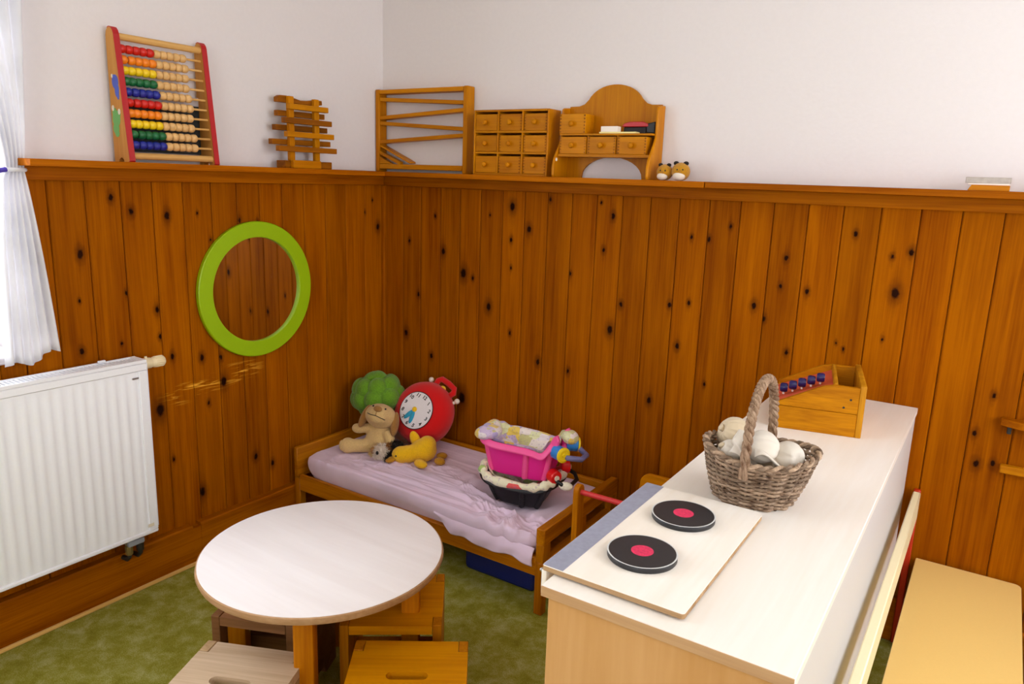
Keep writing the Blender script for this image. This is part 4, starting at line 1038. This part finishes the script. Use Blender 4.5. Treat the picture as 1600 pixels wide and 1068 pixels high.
def fold(u, v):
    x = (u - 0.5) * 0.075; y = (v - 0.5) * 0.06
    return Vector((x, y, 0.018 * math.cos(u * PI * 1.3 - 0.6) + 0.010 * math.sin(v * 7 + u * 3)))
for loc, rot, lab in (((2.088, -1.128, zb + 0.120), (0.7, 0.5, 0.4), 'folded cream cloth leaf under the handle of the basket'), ((2.146, -1.116, zb + 0.122), (0.25, -0.1, 0.2), 'folded cream napkin hanging along the front rim of the basket')):
    b = B(); b.grid(24, 16, fold); o = b.build('linen_cloth', M['linen'], None, loc, rot, angle=3)
    so = o.modifiers.new('thickness', 'SOLIDIFY'); so.thickness = 0.004
    tag(o, lab, 'cloth')

# ------------------------------------------------------------------ wooden ramp box
oa = math.atan2(0.048, 0.226)
t = thing('ramp_box', 'wooden ramp box toy with red chute and navy beads on the counter', 'toy box', (2.002, -0.522, 0.8203), (0, 0, oa))
BL, BD = 0.231, 0.285
sidep = [(0.0, 0.0), (BL - 0.014, 0.0), (BL - 0.014, 0.142), (0.150, 0.143), (0.120, 0.136), (0.0, 0.074)]
for y0 in (0.0, BD - 0.014):
    b = B(); b.prism([p for p in [(0.0, 0.0), (BL - 0.014, 0.0), (BL - 0.014, 0.066), (0.0, 0.066)]], y0, y0 + 0.014, 'y', bev=0.001); b.build('side_board', M['boxpine'], t, smooth=False)
    b = B(); b.prism([(0.0, 0.0672), (BL - 0.014, 0.0672), (BL - 0.014, 0.142), (0.150, 0.143), (0.120, 0.136), (0.0, 0.074)], y0, y0 + 0.014, 'y', bev=0.001); sb = b.build('side_board', M['boxpine'], t, smooth=False)
    if y0 == 0.0:
        for x_, z_ in ((0.196, 0.107), (0.180, 0.083)):
            B().cyl((x_, -0.0004, z_), (x_, 0.002, z_), 0.0032, seg=10).build('screw_head', M['dark'], sb)
b = B(); b.box((BL - 0.014, -0.002, 0.0), (BL + 0.002, BD + 0.002, 0.150), 0.003, seg=2); b.build('end_board', M['boxpine_y'], t)
b = B(); b.box((-0.012, 0.02, 0.0), (0.0, BD, 0.052), 0.002); b.build('end_board', M['boxpine_y'], t)
b = B(); b.prism([(0.0, 0.052), (0.150, 0.118), (0.150, 0.126), (0.0, 0.060)], 0.0142, BD - 0.0142, 'y'); b.build('red_chute', M['salmon'], t, smooth=False)
b = B(); b.box((0.150, 0.0142, 0.02), (0.160, BD - 0.0142, 0.146), 0.002); b.build('partition', M['boxpine_y'], t)
b = B(); b.box((0.0, 0.0142, 0.0), (BL - 0.014, BD - 0.0142, 0.012)); b.build('bottom_board', M['boxpine'], t)
for i in range(5):
    x_ = 0.018 + i * 0.0245; z_ = 0.060 + x_ * 0.44 + 0.014
    B().cyl((x_, 0.112, z_ - 0.010), (x_, 0.112, z_ + 0.022), 0.0032, seg=8).build('peg', M['white_card'], t)
    bd = B().lathe([(0.004, -0.0115), (0.0115, -0.0105), (0.0138, -0.006), (0.0138, 0.006), (0.0115, 0.0105), (0.004, 0.0115)], 16, Matrix.Translation((x_, 0.112, z_ + 0.010)) @ Matrix.Rotation(PI / 2, 4, 'Y')).build('bead', M['bead_navy'], t)

# ------------------------------------------------------------------ red rod frame between bed and counter
t = thing('toy_clothes_rack', 'low wooden stand with a red rod between bed and counter', 'toy rack', (1.62, -0.52, 0))
for x in (-0.235, 0.225):
    b = B(); b.prism([(-0.024, 0.0), (0.024, 0.0), (0.024, 0.455)] + arc(0, 0.455, 0.024, 0, 180, 8)[1:-1] + [(-0.024, 0.455)], x - 0.010, x + 0.010, 'x', bev=0.002); b.build('upright', M['bed_z'], t, smooth=False)
    B().box((x - 0.012, -0.10, 0.0), (x + 0.012, -0.0245, 0.03), 0.003).build('foot', M['bed_y'], t)
    B().box((x - 0.012, 0.0245, 0.0), (x + 0.012, 0.10, 0.03), 0.003).build('foot', M['bed_y'], t)
B().cyl((-0.240, 0, 0.452), (0.230, 0, 0.452), 0.0095, seg=14).build('red_rod', M['red_rod'] if 'red_rod' in M else plain('faded_red_rod', (212, 52, 54), 0.5, var=0.2, scale=120), t)
t = thing('toy_chair', 'small wooden chair with rounded backrest behind the toy hob', 'chair', (1.585, -0.25, 0))
for sx in (-1, 1):
    for sy in (-1, 1):
        B().box((sx * 0.12 - 0.012, sy * 0.11 - 0.012, 0), (sx * 0.12 + 0.012, sy * 0.11 + 0.012, 0.22 if sy < 0 else 0.37), 0.003).build('leg', M['leg'], t)
B().box((-0.14, -0.13, 0.22), (0.14, 0.095, 0.238), 0.004).build('seat', M['honey_x'], t)
b = B(); b.prism([(-0.13, 0.33), (0.13, 0.33), (0.13, 0.38)] + arc(0.09, 0.38, 0.04, 0, 90, 6)[1:] + arc(-0.09, 0.38, 0.04, 90, 180, 6), 0.097, 0.115, 'y', bev=0.002); b.build('backrest', M['honey_x'], t, smooth=False)

# ------------------------------------------------------------------ plush broccoli
t = thing('plush_broccoli', 'large green plush broccoli leaning in the corner on the bed', 'plush toy', (0.176, -0.232, 0.296))
crown_c = Vector((0, 0, 0.205))
b = B(); b.ell(crown_c, (0.096, 0.080, 0.076)); b.build('crown', M['plush_green'], t)
tilt = Matrix.Rotation(math.radians(-10), 3, 'Y')
for el, n, off, sc in ((76, 3, 10, 0.92), (34, 7, 5, 1.0), (-6, 8, 28, 1.04), (-42, 6, 0, 0.85)):
    for i in range(n):
        a = math.radians(off + 360 * i / n); e = math.radians(el)
        p = tilt @ Vector((0.098 * math.cos(e) * math.cos(a), 0.080 * math.cos(e) * math.sin(a), 0.076 * math.sin(e)))
        rot = Matrix.Rotation(a, 3, 'Z') @ Matrix.Rotation(-e * 0.6, 3, 'Y')
        b = B(); b.ell(crown_c + p, (0.038 * sc, 0.046 * sc, 0.049 * sc), 18, 12, rot=rot); b.build('floret', M['plush_green'], t)
b = B(); b.lathe([(0.040, 0.0), (0.045, 0.01), (0.036, 0.06), (0.04, 0.11), (0.06, 0.15)], 20); b.build('stalk', M['plush_green'], t)

# ------------------------------------------------------------------ plush alarm clock
nrm = Vector((0.10, -0.88, 0.42)).normalized()
xax = Vector((0, 0, 1)).cross(nrm).normalized(); yax = nrm.cross(xax)
roll = math.radians(-26)
xa = math.cos(roll) * xax + math.sin(roll) * yax; ya = -math.sin(roll) * xax + math.cos(roll) * yax
mt = Matrix((xa, ya, nrm)).transposed()
t = thing('plush_clock', 'red plush alarm clock with white numbered face leaning on the wall', 'plush toy', (0.414, -0.186, 0.452), mt.to_euler())
t.scale = (1.12, 1.12, 1.12)
b = B()
b.lathe([(0.0, -0.072), (0.07, -0.070), (0.105, -0.056), (0.124, -0.028), (0.129, 0.002), (0.122, 0.030), (0.106, 0.050), (0.082, 0.060), (0.0, 0.062)], 48)
b.build('body', M['felt_red'], t, angle=3)
b = B().lathe([(0.074, 0.0600), (0.073, 0.0642), (0.04, 0.0660), (0.0, 0.0665)], 48); fc = b.build('clock_face', M['felt_white'], t)
b = B(); b.tube([(0.0745 * math.cos(2 * PI * i / 64), 0.0745 * math.sin(2 * PI * i / 64), 0.0625) for i in range(64)], 0.0018, 6, True); b.build('stitched_edge', M['black'], fc)
for i in range(12):
    h = i + 1
    a = math.radians(90 - 30 * h)
    cu = bpy.data.curves.new('numeral', 'FONT'); cu.body = str(h); cu.size = 0.0205; cu.align_x = 'CENTER'; cu.align_y = 'CENTER'; cu.extrude = 0.0004; cu.offset = 0.0005
    tmp = bpy.data.objects.new('tmp', cu); COL.objects.link(tmp)
    dg = bpy.context.evaluated_depsgraph_get(); dg.update()
    me = bpy.data.meshes.new_from_object(tmp.evaluated_get(dg)); bpy.data.objects.remove(tmp)
    me.name = 'numeral'
    link('numeral', me, M['black'], fc, (0.0605 * math.cos(a), 0.0605 * math.sin(a), 0.0655), (0, 0, 0))
b = B().ell((-0.006, 0.0, 0.068), (0.0105, 0.0105, 0.007)); b.build('hand_hub', M['felt_yellow'], fc)
for ang, ln, nm in ((-72, 0.050, 'minute_hand'), (-106, 0.046, 'hour_hand')):
    a = math.radians(ang)
    b = B(); b.ell((0, 0, 0), (ln / 2 + 0.003, 0.0095, 0.004)); b.build(nm, M['felt_blue'], fc, (-0.006 + 0.031 * math.cos(a), 0.031 * math.sin(a), 0.0672), (0, 0, a))
b = B(); b.tube([(-0.040, 0.112, -0.010), (-0.046, 0.136, -0.018), (-0.036, 0.150, -0.020), (0.0, 0.153, -0.020), (0.036, 0.150, -0.020), (0.046, 0.136, -0.018), (0.040, 0.112, -0.010)], 0.012, 12); b.build('carry_handle', M['felt_red'], t, angle=3)
b = B().ell((0.0, 0.122, -0.006), (0.014, 0.013, 0.013)); b.build('button', M['felt_yellow'], t)
for sx in (-1, 1):
    b = B(); b.cyl((sx * 0.066, 0.098, -0.02), (sx * 0.075, 0.113, -0.022), 0.008, 0.006, 10); b.ell((sx * 0.078, 0.119, -0.022), (0.011, 0.011, 0.011), 14, 10); b.build('bell', M['fur_white'], t)
for sx in (-1, 1):
    b = B(); b.ell((sx * 0.07, -0.105, 0.0), (0.026, 0.026, 0.03)); b.build('foot', M['felt_red'], t)

# ------------------------------------------------------------------ plush dog
t = thing('plush_dog', 'sitting tan plush dog with droopy ears in front of the broccoli', 'plush toy', (0.312, -0.362, 0.297), (0, 0, math.radians(14)))
b = B()
b.ell((0, 0, 0.055), (0.068, 0.058, 0.056)); b.ell((0.002, 0.006, 0.095), (0.056, 0.047, 0.046))
b.tube([(-0.035, -0.01, 0.112), (-0.07, -0.015, 0.104), (-0.094, -0.022, 0.102)], [0.022, 0.021, 0.024], 12); b.ell((-0.100, -0.024, 0.102), (0.026, 0.021, 0.022))
b.tube([(0.040, -0.018, 0.105), (0.064, -0.030, 0.075), (0.072, -0.042, 0.05)], [0.022, 0.022, 0.023], 12); b.ell((0.073, -0.044, 0.046), (0.022, 0.022, 0.024))
b.tube([(-0.035, -0.03, 0.034), (-0.075, -0.052, 0.034), (-0.108, -0.068, 0.034)], [0.032, 0.030, 0.030], 12); b.ell((-0.118, -0.074, 0.036), (0.034, 0.032, 0.036))
b.tube([(0.03, -0.03, 0.03), (0.045, -0.055, 0.029), (0.052, -0.072, 0.029)], [0.030, 0.028, 0.027], 12)
link('body', remesh(b, 0.006, 5), M['plush_tan'], t)
b = B()
b.ell((0, 0, 0), (0.070, 0.060, 0.054)); b.ell((0, -0.038, 0.004), (0.044, 0.038, 0.038)); b.ell((0, -0.040, -0.012), (0.048, 0.036, 0.030))
hd = link('head', remesh(b, 0.006, 5), M['plush_tan'], t, (0.010, -0.012, 0.170), (math.radians(-26), math.radians(10), math.radians(8)))
b = B(); b.ell((0, -0.0735, 0.021), (0.0185, 0.011, 0.013)); b.build('nose', M['plush_brown'], hd)
b = B(); b.tube([Vector(p) for p in ((-0.042, -0.0635, -0.006), (-0.022, -0.0745, -0.010), (0.0, -0.0770, -0.009), (0.022, -0.0745, -0.013), (0.042, -0.0630, -0.016))], 0.0018, 6); b.build('mouth', M['black'], hd)
b = B(); b.tube([(0, -0.0775, 0.012), (0, -0.0782, 0.002), (0, -0.0772, -0.009)], 0.0013, 6); b.build('muzzle_seam', M['plush_brown'], hd)
for sx in (-1, 1):
    b = B(); b.ell((sx * 0.028, -0.0575, 0.030), (0.0042, 0.0035, 0.0042), 10, 8); b.build('eye', M['black'], hd)
    b = B(); b.ell((sx * 0.070, 0.006, -0.018), (0.017, 0.026, 0.054), rot=Matrix.Rotation(sx * -0.16, 3, 'Y')); b.build('ear', M['plush_brown'], hd)
b = B(); b.ell((-0.138, -0.088, 0.038), (0.014, 0.018, 0.024), rot=Matrix.Rotation(0.55, 3, 'Z')); b.build('foot_pad', M['plush_tan'], t)

# ------------------------------------------------------------------ furry toy
t = thing('furry_toy', 'small long-haired black and white furry toy lying by the dog', 'plush toy', (0.412, -0.412, 0.296), (0, 0, math.radians(30)))
t.scale = (1.05, 1.05, 1.05)
def furry(nm, parts, mat, length, dens, seed, parent):
    r = random.Random(seed); b = B()
    for c, rad in parts: b.ell(c, rad, 16, 10)
    src = [(Vector(c), Vector(rad)) for c, rad in parts]
    me_b = link(nm, remesh(b, 0.004, 2), M[mat], parent)
    fb = B()
    for c, rad in src:
        for i in range(dens):
            z = r.uniform(-0.6, 1); a = r.uniform(0, 2 * PI); s = math.sqrt(max(0, 1 - z * z))
            d = Vector((s * math.cos(a), s * math.sin(a), z)); p = c + Vector((d.x * rad.x, d.y * rad.y, d.z * rad.z))
            n = Vector((d.x / rad.x, d.y / rad.y, d.z / rad.z)).normalized()
            dr = (n + Vector((r.uniform(-.7, .7), r.uniform(-.7, .7), r.uniform(-.9, .3)))).normalized()
            sd = dr.cross(Vector((r.uniform(-1, 1), r.uniform(-1, 1), r.uniform(-1, 1)))).normalized() * 0.0014
            tip = p + dr * length * r.uniform(0.6, 1.1)
            if tip.z < 0.0: tip.z = 0.0005
            v = [fb.bm.verts.new(x) for x in (p - sd, p + sd, tip)]
            fb.bm.faces.new(v)
    f = fb.build('fur', M[mat], me_b, smooth=False); f['kind'] = 'stuff'
    return me_b
furry('white_face', [((-0.028, -0.014, 0.036), (0.030, 0.028, 0.032))], 'fur_white', 0.016, 900, 1, t)
furry('cream_cheek', [((-0.058, 0.008, 0.034), (0.025, 0.024, 0.028))], 'plush_tan', 0.014, 600, 2, t)
furry('black_body', [((0.022, 0.020, 0.038), (0.038, 0.034, 0.034)), ((0.012, -0.022, 0.022), (0.026, 0.022, 0.020))], 'fur_black', 0.016, 900, 3, t)
furry('brown_patch', [((-0.006, 0.000, 0.046), (0.014, 0.022, 0.024))], 'fur_brown', 0.014, 300, 4, t)
b = B(); b.ell((-0.064, -0.016, 0.046), (0.011, 0.011, 0.014)); b.build('nose', M['plush_brown'], t)
b = B(); b.ell((-0.040, -0.044, 0.046), (0.006, 0.005, 0.008), 10, 8); b.build('eye', M['black'], t)

# ------------------------------------------------------------------ plush duck
t = thing('plush_duck', 'flopped yellow plush duck lying face down on the sheet', 'plush toy', (0.522, -0.352, 0.296), (0, 0, math.radians(40)))
t.scale = (1.08, 1.08, 1.08)
b = B(); b.ell((0.02, 0.01, 0.046), (0.054, 0.054, 0.046)); b.ell((0.036, 0.012, 0.070), (0.036, 0.040, 0.034))
b.tube([(-0.01, 0.0, 0.040), (-0.045, -0.006, 0.036)], [0.034, 0.036], 14); b.ell((-0.062, -0.008, 0.036), (0.043, 0.036, 0.034))
link('body', remesh(b, 0.005, 5), M['plush_yellow'], t)
b = B(); b.ell((-0.104, -0.012, 0.020), (0.026, 0.025, 0.013), rot=Matrix.Rotation(-0.35, 3, 'Y')); b.build('beak', M['plush_amber'], t)
b = B(); b.ell((-0.086, -0.036, 0.040), (0.004, 0.003, 0.004), 10, 8); b.build('eye', M['black'], t)
b = B(); b.ell((-0.012, 0.044, 0.078), (0.020, 0.014, 0.038), rot=Matrix.Rotation(-0.35, 3, 'Y')); b.build('wing', M['plush_yellow'], t)
b = B(); b.ell((0.010, -0.066, 0.019), (0.034, 0.022, 0.016), rot=Matrix.Rotation(-1.0, 3, 'Z')); b.build('wing', M['plush_yellow'], t)
b = B(); b.ell((0.084, -0.046, 0.020), (0.024, 0.018, 0.015), rot=Matrix.Rotation(-0.7, 3, 'Z')); b.build('foot', M['plush_amber'], t)
b = B(); b.ell((0.094, 0.020, 0.018), (0.022, 0.017, 0.013)); b.build('foot', M['plush_amber'], t)

# ------------------------------------------------------------------ doll carriers
def rrect(a, hx, hy, e=0.45):
    c, s = math.cos(a), math.sin(a)
    return math.copysign(abs(c) ** e, c) * hx, math.copysign(abs(s) ** e, s) * hy
def carrier(name, label, loc, rot, hb, ht, rimf, shell_m, rim_m, quilt_m, fill=0.5):
    t = thing(name, label, 'doll carrier', loc, rot, 'doll carriers stacked on the bed')
    def P(a, v, off=0.0):
        hx = hb[0] + (ht[0] - hb[0]) * v ** 0.8 + off; hy = hb[1] + (ht[1] - hb[1]) * v ** 0.8 + off
        x, y = rrect(a, hx, hy)
        return Vector((x, y, v * rimf(a)))
    N = 96
    b = B()
    b.grid(N, 16, lambda u, v: P(2 * PI * u, 0.04 + 0.96 * v), True)
    b.grid(N, 3, lambda u, v: P(2 * PI * u, 0.04 * v, -0.012 * (1 - v) ** 2), True)
    bt = [b.bm.verts.new(P(2 * PI * i / N, 0.0, -0.012)) for i in range(N)]
    b.bm.faces.new(bt[::-1])
    bmesh.ops.remove_doubles(b.bm, verts=b.bm.verts[:], dist=1e-5)
    o = b.build('shell', shell_m, t, angle=1.0)
    so = o.modifiers.new('thickness', 'SOLIDIFY'); so.thickness = 0.004; so.offset = -1
    b = B(); b.grid(N, 7, lambda u, v: P(2 * PI * u, 1.0, 0.002) + (P(2 * PI * u, 1.0, 0.05) - P(2 * PI * u, 1.0, 0.0)).normalized() * 0.016 * v + Vector((0, 0, -0.020 * v * v)), True)
    o = b.build('rim', rim_m, t, angle=2)
    so = o.modifiers.new('thickness', 'SOLIDIFY'); so.thickness = 0.004
    for a in (-2.62, -1.50, -0.52, 2.2):
        b = B(); b.tube([P(a, k / 6 * 0.9 + 0.05, 0.000) for k in range(7)], 0.012, 10); b.build('moulded_rib', rim_m, t)
    def lin(u, v):
        a = 2 * PI * u
        vv = 1.0 - (1 - fill) * v
        p = P(a, vv, -0.010 - 0.016 * v)
        if v > 0.6:
            k = (v - 0.6) / 0.4; p = p * (1 - k) + Vector((0, 0, p.z)) * k
        p.z += 0.010 * math.sin(a * 9) * math.sin(v * PI) + 0.010 * (1 - v)
        return p
    b = B(); b.grid(N, 20, lin, True); b.build('padded_liner', quilt_m, t, angle=3)
    return t, P
rim_b = lambda a: 0.108 + 0.012 * max(0, math.cos(a)) + 0.022 * max(0, -math.cos(a)) ** 2 - 0.012 * abs(math.sin(a)) ** 3
tb, Pb = carrier('black_doll_carrier', 'black doll carrier seat with cream quilted edge under the pink one', (1.048, -0.345, 0.266), (0, 0, math.radians(8)), (0.080, 0.060), (0.140, 0.092), rim_b, M['black_plastic'], M['black_plastic'], M['quilt2'])
b = B(); N = 80
pts = [Pb(2 * PI * i / N, 1.0, 0.008) + Vector((0, 0, 0.004)) for i in range(N)]
b.tube(pts, [0.016 + 0.0035 * math.sin(i * 1.1) + 0.003 * noise.noise(Vector((i * 0.3, 0, 0))) for i in range(N)], 12, True); b.build('quilted_edge', M['quilt2'], tb, angle=3)
for sy in (-1, 1):
    b = B(); b.cyl((0.138, sy * 0.046, 0.150), (0.166, sy * 0.066, 0.148), 0.027, 0.025, 20, 0.004); kb = b.build('red_hub', M['red_plastic'], tb)
    b = B(); b.cyl((0.1662, sy * 0.0662, 0.148), (0.1702, sy * 0.0690, 0.1477), 0.010, seg=14); b.build('hub_cap', M['print_white'], kb)
b = B(); b.tube([(0.150, -0.062, 0.145), (0.190, -0.066, 0.125), (0.212, -0.03, 0.118), (0.212, 0.03, 0.118), (0.190, 0.066, 0.125), (0.150, 0.062, 0.145)], 0.008, 10); b.build('carry_handle', M['black_plastic'], tb, angle=3)
b = B(); b.ell((0.200, -0.056, 0.120), (0.028, 0.018, 0.016)); b.build('handle_grip', M['quilt2'], tb, angle=3)

ang = lambda a: abs(a if a < PI else 2 * PI - a)
rim_p = lambda a: 0.128 + 0.030 * math.exp(-((ang(a) - 0.62) / 0.30) ** 2) + 0.016 * max(0, -math.cos(a)) ** 2 - 0.012 * math.exp(-((ang(a) - 1.15) / 0.25) ** 2)
tp, Pp = carrier('pink_doll_carrier', 'pink doll carrier seat with pastel patchwork lining stacked on the black one', (1.042, -0.338, 0.374), (math.radians(-3), 0, math.radians(8)), (0.112, 0.060), (0.148, 0.080), rim_p, M['pink'], M['pink_rim'], M['quilt'], 0.62)
pts = []; rads = []
for i in range(41):
    a = math.radians(18 + 205 * i / 40)
    pts.append(Pp(a, 1.0, 0.004) + Vector((0, 0, 0.010))); rads.append(0.017 + 0.003 * math.sin(i * 0.9) + 0.010 * max(0, -math.cos(a)) ** 2)
rads[0] = rads[-1] = 0.006
b = B(); b.tube(pts, rads, 14); b.build('quilted_edge', M['quilt'], tp, angle=3)
b = B(); b.ell((-0.140, -0.035, 0.150), (0.052, 0.066, 0.028), rot=Matrix.Rotation(-0.12, 3, 'Y')); b.build('head_cushion', M['quilt'], tp, angle=3)
b = B(); b.ell((0.165, 0.060, 0.160), (0.034, 0.040, 0.026), rot=Matrix.Rotation(0.4, 3, 'Y')); b.build('foot_cushion', M['quilt'], tp, angle=3)
for sy in (-1, 1):
    b = B(); b.prism([(0.110, 0.115), (0.158, 0.105), (0.168, 0.175), (0.158, 0.196), (0.144, 0.186)], sy * 0.060 - 0.010, sy * 0.060 + 0.010, 'y', bev=0.004); b.build('handle_arm', M['pink_rim'], tp, smooth=False)
    b = B(); b.cyl((0.152, sy * 0.056, 0.132), (0.190, sy * 0.078, 0.130), 0.027, seg=24, rnd=0.003); kb = b.build('blue_hub', M['blue_plastic'], tp)
    q = Matrix.Translation((0.190, sy * 0.078, 0.130)) @ Vector((0.038, sy * 0.022, -0.002)).to_track_quat('Z', 'Y').to_matrix().to_4x4()
    b = B(); b.lathe([(0.029, 0), (0.029, 0.006), (0.021, 0.009), (0.019, 0.006), (0.008, 0.006), (0.007, 0.010), (0.0, 0.010)], 20, q); b.build('yellow_cap', M['yellow_plastic'], kb)
b = B(); b.tube([(0.160, -0.062, 0.130), (0.206, -0.066, 0.118), (0.246, -0.03, 0.110), (0.246, 0.03, 0.110), (0.206, 0.066, 0.118), (0.160, 0.062, 0.130)], 0.0105, 12); b.build('carry_handle', M['violet_plastic'], tp, angle=3)
